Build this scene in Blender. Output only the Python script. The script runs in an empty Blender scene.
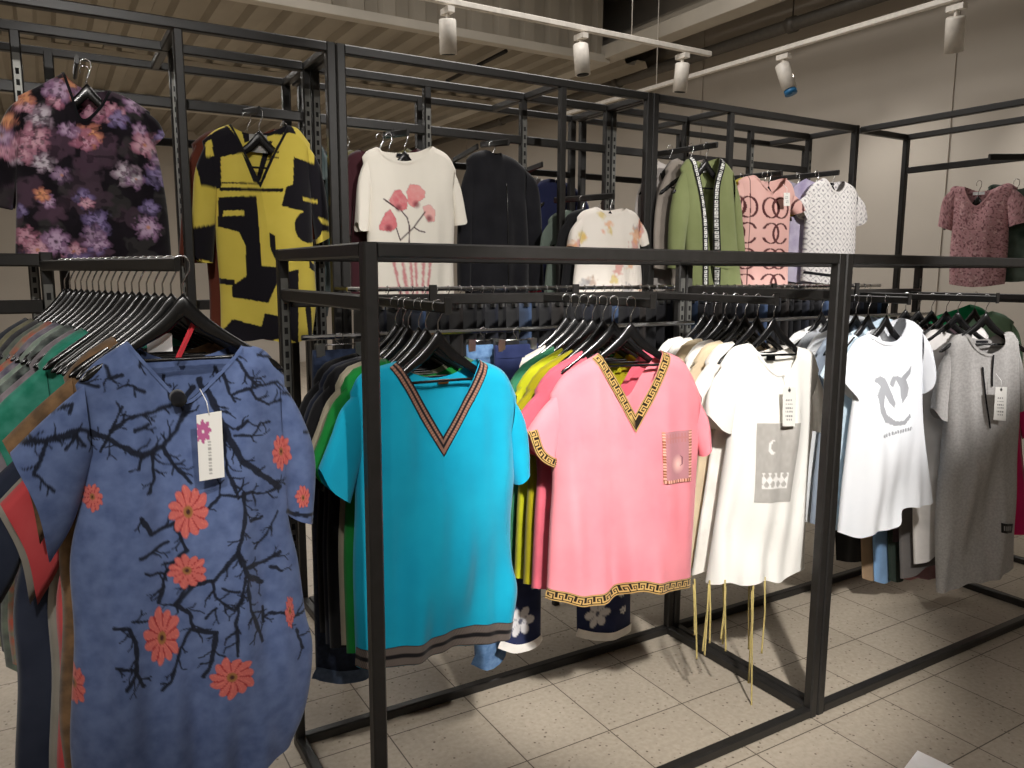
import bpy, bmesh, math, random
import numpy as np
from mathutils import Vector, Matrix
from mathutils.bvhtree import BVHTree
SC = bpy.context.scene
COL = SC.collection
H = 1.45

# ------------------------------------------------------------------ basics
def lin(c):
    o = []
    for v in c[:3]:
        v = v / 255.0
        o.append(v / 12.92 if v <= 0.04045 else ((v + 0.055) / 1.055) ** 2.4)
    return tuple(o) + (1.0,)

def link(o, parent=None):
    COL.objects.link(o)
    if parent is not None:
        o.parent = parent
    return o

def tag(o, label=None, cat=None, group=None, kind=None):
    if label: o['label'] = label
    if cat: o['category'] = cat
    if group: o['group'] = group
    if kind: o['kind'] = kind
    return o

def empty(name, loc, rot=0.0):
    o = bpy.data.objects.new(name, None)
    o.empty_display_size = 0.05
    o.location = loc
    o.rotation_euler = (0, 0, rot)
    return link(o)

def mesh_obj(name, verts, faces, mat, parent=None, smooth=True, colors=None):
    me = bpy.data.meshes.new(name)
    me.from_pydata([tuple(v) for v in verts], [], [tuple(f) for f in faces])
    me.polygons.foreach_set('use_smooth', [smooth] * len(me.polygons))
    if colors is not None:
        at = me.color_attributes.new('print', 'FLOAT_COLOR', 'POINT')
        at.data.foreach_set('color', np.asarray(colors, dtype=np.float32).ravel())
    for m in (mat if isinstance(mat, (list, tuple)) else [mat]):
        me.materials.append(m)
    me.update()
    return link(bpy.data.objects.new(name, me), parent)

# ------------------------------------------------------------------ materials
def new_mat(name):
    m = bpy.data.materials.new(name)
    m.use_nodes = True
    nt = m.node_tree
    return m, nt, nt.nodes['Principled BSDF']

def cloth(name, c1, c2=None, scale=14, rough=0.92, weave=900, bump=0.25, printed=False, lo=0.35, hi=0.65, detail=4, sheen=0.15):
    m, nt, b = new_mat(name)
    N, L = nt.nodes, nt.links
    tc = N.new('ShaderNodeTexCoord')
    n1 = N.new('ShaderNodeTexNoise'); n1.inputs['Scale'].default_value = scale; n1.inputs['Detail'].default_value = detail
    L.new(tc.outputs['Object'], n1.inputs['Vector'])
    r = N.new('ShaderNodeValToRGB')
    r.color_ramp.elements[0].position = lo; r.color_ramp.elements[1].position = hi
    if c2 is None:
        c2 = tuple(min(255, v * 1.05 + 2) for v in c1); c1 = tuple(v * 0.96 for v in c1)
    r.color_ramp.elements[0].color = lin(c1); r.color_ramp.elements[1].color = lin(c2)
    L.new(n1.outputs['Fac'], r.inputs['Fac'])
    out = r.outputs['Color']
    if printed:
        a = N.new('ShaderNodeAttribute'); a.attribute_name = 'print'
        mx = N.new('ShaderNodeMix'); mx.data_type = 'RGBA'
        L.new(a.outputs['Alpha'], mx.inputs[0]); L.new(out, mx.inputs[6]); L.new(a.outputs['Color'], mx.inputs[7])
        out = mx.outputs[2]
    L.new(out, b.inputs['Base Color'])
    b.inputs['Roughness'].default_value = rough
    b.inputs['Specular IOR Level'].default_value = 0.15
    b.inputs['Sheen Weight'].default_value = sheen
    b.inputs['Sheen Roughness'].default_value = 0.5
    n2 = N.new('ShaderNodeTexNoise'); n2.inputs['Scale'].default_value = weave
    L.new(tc.outputs['Object'], n2.inputs['Vector'])
    bp = N.new('ShaderNodeBump'); bp.inputs['Strength'].default_value = bump; bp.inputs['Distance'].default_value = 0.001
    L.new(n2.outputs['Fac'], bp.inputs['Height']); L.new(bp.outputs['Normal'], b.inputs['Normal'])
    return m

def plain(name, c, rough=0.5, metal=0.0, c2=None, scale=30, spec=0.5, bump=0.0, bscale=300):
    m, nt, b = new_mat(name)
    N, L = nt.nodes, nt.links
    tc = N.new('ShaderNodeTexCoord')
    n1 = N.new('ShaderNodeTexNoise'); n1.inputs['Scale'].default_value = scale; n1.inputs['Detail'].default_value = 3
    L.new(tc.outputs['Object'], n1.inputs['Vector'])
    r = N.new('ShaderNodeValToRGB')
    r.color_ramp.elements[0].position = 0.35; r.color_ramp.elements[1].position = 0.65
    r.color_ramp.elements[0].color = lin(c); r.color_ramp.elements[1].color = lin(c2 or tuple(min(255, v * 1.06 + 1) for v in c))
    L.new(n1.outputs['Fac'], r.inputs['Fac']); L.new(r.outputs['Color'], b.inputs['Base Color'])
    b.inputs['Roughness'].default_value = rough; b.inputs['Metallic'].default_value = metal
    b.inputs['Specular IOR Level'].default_value = spec
    if bump:
        n2 = N.new('ShaderNodeTexNoise'); n2.inputs['Scale'].default_value = bscale
        L.new(tc.outputs['Object'], n2.inputs['Vector'])
        bp = N.new('ShaderNodeBump'); bp.inputs['Strength'].default_value = bump; bp.inputs['Distance'].default_value = 0.002
        L.new(n2.outputs['Fac'], bp.inputs['Height']); L.new(bp.outputs['Normal'], b.inputs['Normal'])
    return m

M_RACK = plain('black powder coated steel', (28, 27, 25), 0.42, 0.0, (34, 32, 31), 40, 0.5, 0.08, 900)
M_SLOT = plain('slot hole', (8, 8, 8), 0.8)
M_STRIP = plain('zinc slotted strip', (120, 120, 116), 0.4, 0.6)
M_HANG = plain('black hanger plastic', (14, 14, 15), 0.25, 0.0, (17, 17, 18), 20, 0.6)
M_CHROME = plain('chrome wire', (190, 190, 190), 0.22, 1.0)
M_WALL = plain('painted wall', (186, 178, 167), 0.85, 0.0, (192, 184, 173), 1.2, 0.2, 0.05, 60)
M_CEIL = plain('ribbed steel ceiling', (158, 150, 136), 0.7, 0.0, (170, 161, 146), 1.5, 0.3)
M_BEAM = plain('painted ceiling beam', (190, 183, 170), 0.6, 0.0, None, 3)
M_PIPE = plain('dark ceiling pipe', (92, 88, 82), 0.5, 0.2)
M_TRACK = plain('white track metal', (222, 216, 206), 0.4, 0.0)
M_BLUECAP = plain('blue lens ring', (40, 110, 160), 0.4)
M_CARD = plain('white card', (246, 246, 244), 0.6)
M_ROD = plain('thin black rod', (30, 28, 26), 0.6)

def floor_mat():
    m, nt, b = new_mat('speckled beige floor tile')
    N, L = nt.nodes, nt.links
    tc = N.new('ShaderNodeTexCoord')
    sep = N.new('ShaderNodeSeparateXYZ'); L.new(tc.outputs['Object'], sep.inputs[0])
    def joint(sock, size, off, w):
        a = N.new('ShaderNodeMath'); a.operation = 'SUBTRACT'; L.new(sock, a.inputs[0]); a.inputs[1].default_value = off
        d = N.new('ShaderNodeMath'); d.operation = 'DIVIDE'; L.new(a.outputs[0], d.inputs[0]); d.inputs[1].default_value = size
        f = N.new('ShaderNodeMath'); f.operation = 'FRACT'; L.new(d.outputs[0], f.inputs[0])
        s = N.new('ShaderNodeMath'); s.operation = 'SUBTRACT'; L.new(f.outputs[0], s.inputs[0]); s.inputs[1].default_value = 0.5
        ab = N.new('ShaderNodeMath'); ab.operation = 'ABSOLUTE'; L.new(s.outputs[0], ab.inputs[0])
        g = N.new('ShaderNodeMath'); g.operation = 'GREATER_THAN'; L.new(ab.outputs[0], g.inputs[0]); g.inputs[1].default_value = 0.5 - w / size / 2
        fl = N.new('ShaderNodeMath'); fl.operation = 'FLOOR'; L.new(d.outputs[0], fl.inputs[0])
        return g.outputs[0], fl.outputs[0]
    jx, ix = joint(sep.outputs['X'], 0.31, 1.137, 0.004)
    jy, iy = joint(sep.outputs['Y'], 0.325, 1.812, 0.004)
    mx = N.new('ShaderNodeMath'); mx.operation = 'MAXIMUM'; L.new(jx, mx.inputs[0]); L.new(jy, mx.inputs[1])
    cb = N.new('ShaderNodeCombineXYZ'); L.new(ix, cb.inputs[0]); L.new(iy, cb.inputs[1])
    wn = N.new('ShaderNodeTexWhiteNoise'); L.new(cb.outputs[0], wn.inputs['Vector'])
    n = N.new('ShaderNodeTexNoise'); n.inputs['Scale'].default_value = 60; n.inputs['Detail'].default_value = 5
    L.new(tc.outputs['Object'], n.inputs['Vector'])
    ad = N.new('ShaderNodeMath'); ad.operation = 'MULTIPLY_ADD'; L.new(wn.outputs['Value'], ad.inputs[0]); ad.inputs[1].default_value = 0.18; L.new(n.outputs['Fac'], ad.inputs[2])
    r = N.new('ShaderNodeValToRGB'); r.color_ramp.elements[0].position = 0.4; r.color_ramp.elements[1].position = 0.75
    r.color_ramp.elements[0].color = lin((166, 155, 139)); r.color_ramp.elements[1].color = lin((180, 169, 153))
    L.new(ad.outputs[0], r.inputs['Fac'])
    v = N.new('ShaderNodeTexVoronoi'); v.inputs['Scale'].default_value = 48; L.new(tc.outputs['Object'], v.inputs['Vector'])
    sr = N.new('ShaderNodeValToRGB'); sr.color_ramp.elements[0].position = 0.15; sr.color_ramp.elements[1].position = 0.21
    sr.color_ramp.elements[0].color = (1, 1, 1, 1); sr.color_ramp.elements[1].color = (0, 0, 0, 1)
    L.new(v.outputs['Distance'], sr.inputs['Fac'])
    sm = N.new('ShaderNodeMath'); sm.operation = 'MULTIPLY'; L.new(sr.outputs['Color'], sm.inputs[0])
    sc = N.new('ShaderNodeSeparateColor'); L.new(v.outputs['Color'], sc.inputs[0]); L.new(sc.outputs[0], sm.inputs[1])
    m1 = N.new('ShaderNodeMix'); m1.data_type = 'RGBA'; L.new(sm.outputs[0], m1.inputs[0]); L.new(r.outputs['Color'], m1.inputs[6]); m1.inputs[7].default_value = lin((92, 80, 66))
    m2 = N.new('ShaderNodeMix'); m2.data_type = 'RGBA'; L.new(mx.outputs[0], m2.inputs[0]); L.new(m1.outputs[2], m2.inputs[6]); m2.inputs[7].default_value = lin((84, 75, 64))
    L.new(m2.outputs[2], b.inputs['Base Color'])
    b.inputs['Roughness'].default_value = 0.45
    b.inputs['Specular IOR Level'].default_value = 0.35
    return m
M_FLOOR = floor_mat()

# ------------------------------------------------------------------ solid helpers
class MB:
    def __init__(s): s.v = []; s.f = []; s.m = []
    def box(s, p, q, mi=0):
        x0, y0, z0 = [min(a, b) for a, b in zip(p, q)]; x1, y1, z1 = [max(a, b) for a, b in zip(p, q)]
        i = len(s.v)
        s.v += [(x0, y0, z0), (x1, y0, z0), (x1, y1, z0), (x0, y1, z0), (x0, y0, z1), (x1, y0, z1), (x1, y1, z1), (x0, y1, z1)]
        s.f += [(i, i + 3, i + 2, i + 1), (i + 4, i + 5, i + 6, i + 7), (i, i + 1, i + 5, i + 4), (i + 1, i + 2, i + 6, i + 5), (i + 2, i + 3, i + 7, i + 6), (i + 3, i, i + 4, i + 7)]
        s.m += [mi] * 6
    def bar(s, p, q, w=0.032, h=None, c=0.004, up=None, mi=0):
        """square tube with chamfered edges from p to q"""
        h = h or w
        p = Vector(p); q = Vector(q); d = (q - p).normalized()
        up = Vector(up) if up else (Vector((0, 0, 1)) if abs(d.z) < 0.9 else Vector((0, 1, 0)))
        a = d.cross(up).normalized(); b = a.cross(d).normalized()
        x, y = w / 2, h / 2
        ring = [(x - c, y), (x, y - c), (x, -y + c), (x - c, -y), (-x + c, -y), (-x, -y + c), (-x, y - c), (-x + c, y)]
        i = len(s.v)
        for e in (p, q):
            s.v += [tuple(e + a * u + b * v) for u, v in ring]
        s.f += [(i + k, i + (k + 1) % 8, i + 8 + (k + 1) % 8, i + 8 + k) for k in range(8)]
        s.f += [tuple(range(i + 7, i - 1, -1)), tuple(range(i + 8, i + 16))]
        s.m += [mi] * 10
    def tube(s, pts, r, n=8, mi=0):
        pts = [Vector(p) for p in pts]
        i0 = len(s.v); prev = None
        for k, p in enumerate(pts):
            d = ((pts[min(k + 1, len(pts) - 1)] - pts[max(k - 1, 0)])).normalized()
            if prev is None:
                ref = Vector((0, 1, 0)) if abs(d.y) < 0.9 else Vector((1, 0, 0))
                a = d.cross(ref).normalized()
            else:
                a = (prev - d * prev.dot(d)).normalized()
            prev = a; b = d.cross(a)
            rr = r[k] if isinstance(r, (list, tuple)) else r
            s.v += [tuple(p + (a * math.cos(2 * math.pi * j / n) + b * math.sin(2 * math.pi * j / n)) * rr) for j in range(n)]
        for k in range(len(pts) - 1):
            for j in range(n):
                a0 = i0 + k * n + j; a1 = i0 + k * n + (j + 1) % n
                s.f.append((a0, a1, a1 + n, a0 + n)); s.m.append(mi)
        s.f.append(tuple(range(i0 + n - 1, i0 - 1, -1))); s.m.append(mi)
        e = i0 + (len(pts) - 1) * n
        s.f.append(tuple(range(e, e + n))); s.m.append(mi)
    def build(s, name, mat, parent=None, smooth=False):
        o = mesh_obj(name, s.v, s.f, mat, parent, smooth)
        if any(s.m):
            o.data.polygons.foreach_set('material_index', s.m)
        return o
# ------------------------------------------------------------------ garments
def cr(pts, n):
    """smooth curve through 2-D points, n samples evenly along it"""
    P = np.asarray(pts, float)
    if len(P) == 1: return np.repeat(P, n, 0)
    if len(P) > 2:
        Q = np.vstack([2 * P[0] - P[1], P, 2 * P[-1] - P[-2]])
        o = []
        for i in range(1, len(Q) - 2):
            t = np.linspace(0, 1, 14, endpoint=False)[:, None]
            a, b, c, d = Q[i - 1], Q[i], Q[i + 1], Q[i + 2]
            o.append(0.5 * ((2 * b) + (c - a) * t + (2 * a - 5 * b + 4 * c - d) * t ** 2 + (3 * b - a - 3 * c + d) * t ** 3))
        P = np.vstack(o + [P[-1:]])
    s = np.concatenate([[0], np.cumsum(np.hypot(*np.diff(P, axis=0).T))])
    u = np.linspace(0, s[-1], n)
    return np.stack([np.interp(u, s, P[:, 0]), np.interp(u, s, P[:, 1])], 1)

def neck_curve(pts, n, sharp):
    if not sharp: return cr(pts, n)
    k = min(range(len(pts)), key=lambda i: pts[i][1])
    a = cr(pts[:k + 1], n // 2 + 1); b = cr(pts[k:], n - n // 2)
    return np.vstack([a[:-1], b])

def coons(top, hem, L, R):
    n, m = len(top), len(L)
    s = np.linspace(0, 1, n)[None, :, None]; t = np.linspace(0, 1, m)[:, None, None]
    return ((1 - t) * top[None] + t * hem[None] + (1 - s) * L[:, None] + s * R[:, None]
            - ((1 - s) * (1 - t) * top[0] + s * (1 - t) * top[-1] + (1 - s) * t * hem[0] + s * t * hem[-1]))

def sm(x): x = np.clip(x, 0, 1); return x * x * (3 - 2 * x)

def folds(x, z, seed):
    r = np.random.RandomState(seed)
    o = np.zeros_like(x)
    for k in (16, 27, 41, 62, 88):
        kk = k * r.uniform(0.85, 1.15)
        o += np.sin(kk * x + r.uniform(-9, 9) * z + r.uniform(0, 6.28) + 0.9 * np.sin(r.uniform(4, 9) * z + r.uniform(0, 6))) * (16.0 / kk) ** 0.6
    return o * 0.45

def two_panel(name, PF, PB, YF, YB, weld_top, mat, parent, colors=None):
    m, n = PF.shape[:2]
    iF = np.arange(m * n).reshape(m, n)
    iB = iF + m * n
    iB[:, 0] = iF[:, 0]; iB[:, -1] = iF[:, -1]
    if weld_top is not None: iB[0, weld_top] = iF[0, weld_top]
    V = np.concatenate([np.stack([PF[..., 0], YF, PF[..., 1]], -1).reshape(-1, 3), np.stack([PB[..., 0], YB, PB[..., 1]], -1).reshape(-1, 3)])
    def quads(i): return np.stack([i[:-1, :-1], i[1:, :-1], i[1:, 1:], i[:-1, 1:]], -1).reshape(-1, 4)
    F = np.concatenate([quads(iF), quads(iB)[:, ::-1]])
    used = np.unique(F); remap = np.full(len(V), -1); remap[used] = np.arange(len(used))
    V = V[used]; F = remap[F]
    nf = (m - 1) * (n - 1)
    C = colors(V[:, 0], V[:, 2]) if colors else None
    o = mesh_obj(name, V, F, mat, parent, True, C)
    bv = BVHTree.FromPolygons([tuple(v) for v in V], [tuple(f) for f in F[:nf]])
    return o, bv

def panel_body(name, c, mat, parent, T=0.045, amp=0.009, seed=1, N=60, M=50, sharp=False, colors=None, front=0.0):
    if 'sl' in c:
        a, b_, d = max(3, N // 5), N - 2 * max(3, N // 5), max(3, N // 5)
        sl, sr = cr(c['sl'], a), cr(c['sr'], d)
        tf = np.vstack([sl[:-1], neck_curve(c['nf'], b_, sharp), sr[1:]])
        tb = np.vstack([sl[:-1], cr(c['nb'], b_), sr[1:]])
        n = len(tf)
        neck = np.zeros(n, bool); neck[a:a - 1 + b_ - 1] = True
    else:
        tf = tb = cr(c['top'], N); n = N; neck = np.zeros(n, bool)
    L, R, hm = cr(c['L'], M), cr(c['R'], M), cr(c['hem'], n)
    PF, PB = coons(tf, hm, L, R), coons(tb, hm, L, R)
    s = np.linspace(0, 1, n)[None, :]; t = np.linspace(0, 1, M)[:, None]
    side = np.clip(1 - np.abs(2 * s - 1) ** 3.2, 0, 1) ** 0.55
    nk = neck.astype(float)
    ks = max(2, n // 12); nk = np.convolve(np.pad(nk, ks, mode='edge'), np.ones(2 * ks + 1) / (2 * ks + 1), 'valid') * neck
    topm = nk[None] + (1 - nk[None]) * np.clip(t / 0.045, 0, 1) ** 0.5
    inf = side * (0.60 + 0.40 * sm(t / 0.35)) * topm
    fm = side * topm * (0.25 + 0.75 * t) * amp
    YF = -T * inf - fm * (0.3 + folds(PF[..., 0], PF[..., 1], seed)) - front * side * topm
    YB = T * 0.9 * inf + fm * folds(PB[..., 0], PB[..., 1], seed + 77)
    return two_panel(name, PF, PB, YF, YB, ~neck, mat, parent, colors)

def panel_sleeve(c, mat, parent, T=0.03, amp=0.006, seed=5, N=18, M=22, colors=None, off=-0.004, bend=0.0):
    outer, cuff, under, hole = c
    sg = 0.014 if outer[0][0] < 0 else -0.014       # the sleeve starts a little inside the body
    hole = [(x + sg, z) for x, z in hole]; outer = [hole[0]] + list(outer[1:]); under = [hole[-1]] + list(under[1:])
    PF = coons(cr(hole, N), cr(cuff, N), cr(outer, M), cr(under, M))
    s = np.linspace(0, 1, N)[None, :]; t = np.linspace(0, 1, M)[:, None]
    side = np.clip(1 - np.abs(2 * s - 1) ** 2.2, 0, 1) ** 0.5
    f = folds(PF[..., 0], PF[..., 1], seed) * amp * side
    YF = -T * side * (0.6 + 0.4 * t) - f + off - bend * t
    YB = T * side * (0.6 + 0.4 * t) - f + off - bend * t
    return two_panel('sleeve', PF, PF, YF, YB, None, mat, parent, colors)

def surf_y(bv, x, z, last):
    h = bv.ray_cast(Vector((x, -1, z)), Vector((0, 1, 0)))
    if h[0] is not None: return h[0].y
    q = bv.find_nearest(Vector((x, last, z)))
    return q[0].y if q[0] is not None else last

def strip(name, pts, w, bv, mat, parent, colfn=None, step=0.004, ns=4, lift=0.003, flip=False, sharp=None):
    """ribbon of width w laid on the front of a garment, along pts, to the right-hand side of travel"""
    if sharp is not None:
        k = sharp
        seg = [pts[:k + 1], pts[k:]]
    else:
        seg = [pts]
    P = []
    for g_ in seg:
        ln = sum(math.dist(g_[i], g_[i + 1]) for i in range(len(g_) - 1))
        q = cr(g_, max(4, int(ln / step)))
        P += list(q if not P else q[1:])
    P = np.array(P)
    d = np.gradient(P, axis=0); d /= np.maximum(1e-9, np.hypot(d[:, 0], d[:, 1]))[:, None]
    if sharp is not None:                       # mitred point of a V
        i = len(cr(seg[0], max(4, int(sum(math.dist(seg[0][j], seg[0][j + 1]) for j in range(len(seg[0]) - 1)) / step)))) - 1
        d0, d1 = P[i] - P[i - 1], P[i + 1] - P[i]
        d0 /= np.hypot(*d0); d1 /= np.hypot(*d1)
        d[i] = (d0 + d1) / max(1e-6, np.hypot(*(d0 + d1)))
        mit = 1.0 / max(0.35, float(np.dot(d[i], d0)))
    nrm = np.stack([d[:, 1], -d[:, 0]], 1) * (-1 if flip else 1)
    arc = np.concatenate([[0], np.cumsum(np.hypot(*np.diff(P, axis=0).T))])
    V, C, last = [], [], -0.03
    for k in range(len(P)):
        ww = w * (mit if sharp is not None and k == i else 1.0)
        for j in range(ns + 1):
            q = P[k] + nrm[k] * ww * (j / ns)
            last = surf_y(bv, q[0], q[1], last)
            V.append((q[0], last - lift, q[1]))
            C.append((arc[k], j / ns))
    F = []
    for k in range(len(P) - 1):
        for j in range(ns):
            a = k * (ns + 1) + j
            F.append((a, a + 1, a + ns + 2, a + ns + 1))
    C = np.array(C)
    cols = colfn(C[:, 0], C[:, 1]) if colfn else blank(C[:, 0])
    return mesh_obj(name, V, F, mat, parent, True, cols)

def patch(name, quad, bv, mat, parent, colfn=None, nu=30, nv=40, lift=0.003):
    """a flat piece sewn on the front of a garment; quad = tl, tr, br, bl"""
    tl, tr, br, bl = [np.array(q) for q in quad]
    V, UV, last = [], [], -0.03
    for j in range(nv + 1):
        v = j / nv
        for i in range(nu + 1):
            u = i / nu
            q = (tl * (1 - u) + tr * u) * (1 - v) + (bl * (1 - u) + br * u) * v
            last = surf_y(bv, q[0], q[1], last)
            V.append((q[0], last - lift, q[1])); UV.append((u, v))
    F = [(j * (nu + 1) + i, (j + 1) * (nu + 1) + i, (j + 1) * (nu + 1) + i + 1, j * (nu + 1) + i + 1) for j in range(nv) for i in range(nu)]
    UV = np.array(UV)
    return mesh_obj(name, V, F, mat, parent, True, colfn(UV[:, 0], UV[:, 1]) if colfn else blank(UV[:, 0]))

# --- colour helpers for prints: arrays of (r, g, b, alpha)
def blank(x): return np.zeros((len(x), 4), np.float32)
def put(C, mask, col, a=1.0):
    m = np.clip(mask, 0, 1) * a
    c = np.array(lin(col)[:3])
    na = C[:, 3] + m * (1 - C[:, 3])
    w = np.where(na > 1e-6, m / np.maximum(na, 1e-6), 0)[:, None]
    C[:, :3] = C[:, :3] * (1 - w) + c * w
    C[:, 3] = na
def seg_dist(x, z, P):
    d = np.full(len(x), 9.0)
    for (ax, az), (bx, bz) in zip(P[:-1], P[1:]):
        vx, vz = bx - ax, bz - az
        t = np.clip(((x - ax) * vx + (z - az) * vz) / max(1e-9, vx * vx + vz * vz), 0, 1)
        d = np.minimum(d, np.hypot(x - ax - t * vx, z - az - t * vz))
    return d
def in_poly(x, z, P):
    ins = np.zeros(len(x), bool); n = len(P)
    for i in range(n):
        (x1, z1), (x2, z2) = P[i], P[(i + 1) % n]
        if z1 == z2: continue
        ins ^= ((z1 > z) != (z2 > z)) & (x < (x2 - x1) * (z - z1) / (z2 - z1) + x1)
    return ins
def vnoise(x, z, sc, seed):
    r = np.random.RandomState(seed); G = r.rand(64, 64)
    u, v = x * sc + 100.3, z * sc + 100.7
    i, j = np.floor(u).astype(int), np.floor(v).astype(int)
    a, b = sm(u - i), sm(v - j)
    g = lambda p, q: G[p % 64, q % 64]
    return (g(i, j) * (1 - a) + g(i + 1, j) * a) * (1 - b) + (g(i, j + 1) * (1 - a) + g(i + 1, j + 1) * a) * b

KEY = ["######..", "#....#..", "#.##.#..", "#..#.#..", "####.###"]
def greek(t, s):
    """gold running key on black with gold edge lines"""
    C = blank(t); put(C, np.ones(len(t)), (34, 26, 20))
    p = ((t / 0.0034) % 8).astype(int); q = np.clip(((s - 0.2) / 0.6 * 5), 0, 4.99).astype(int)
    K = np.array([[ch == '#' for ch in r] for r in KEY])
    m = K[q, p] & (s > 0.2) & (s < 0.8)
    put(C, m, (196, 160, 98)); put(C, ((s > 0.03) & (s < 0.12)) | ((s > 0.88) & (s < 0.97)), (196, 160, 98))
    return C
def bands_v(t, s):
    C = blank(t); put(C, np.ones(len(t)), (26, 22, 26))
    br = 0.75 + 0.25 * np.sin(t * 900)
    put(C, (s > 0.16) & (s < 0.42), (158, 118, 100), br); put(C, (s > 0.62) & (s < 0.86), (158, 118, 100), br)
    put(C, (s > 0.50) & (s < 0.54), (120, 40, 40))
    return C
def bands_h(t, s):
    C = blank(t); put(C, np.ones(len(t)), (24, 22, 24))
    br = 0.6 + 0.4 * np.sin(t * 1500) * np.sin(s * 60)
    put(C, (s > 0.06) & (s < 0.40), (128, 116, 108), br); put(C, (s > 0.62) & (s < 0.94), (128, 116, 108), br)
    return C
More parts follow.
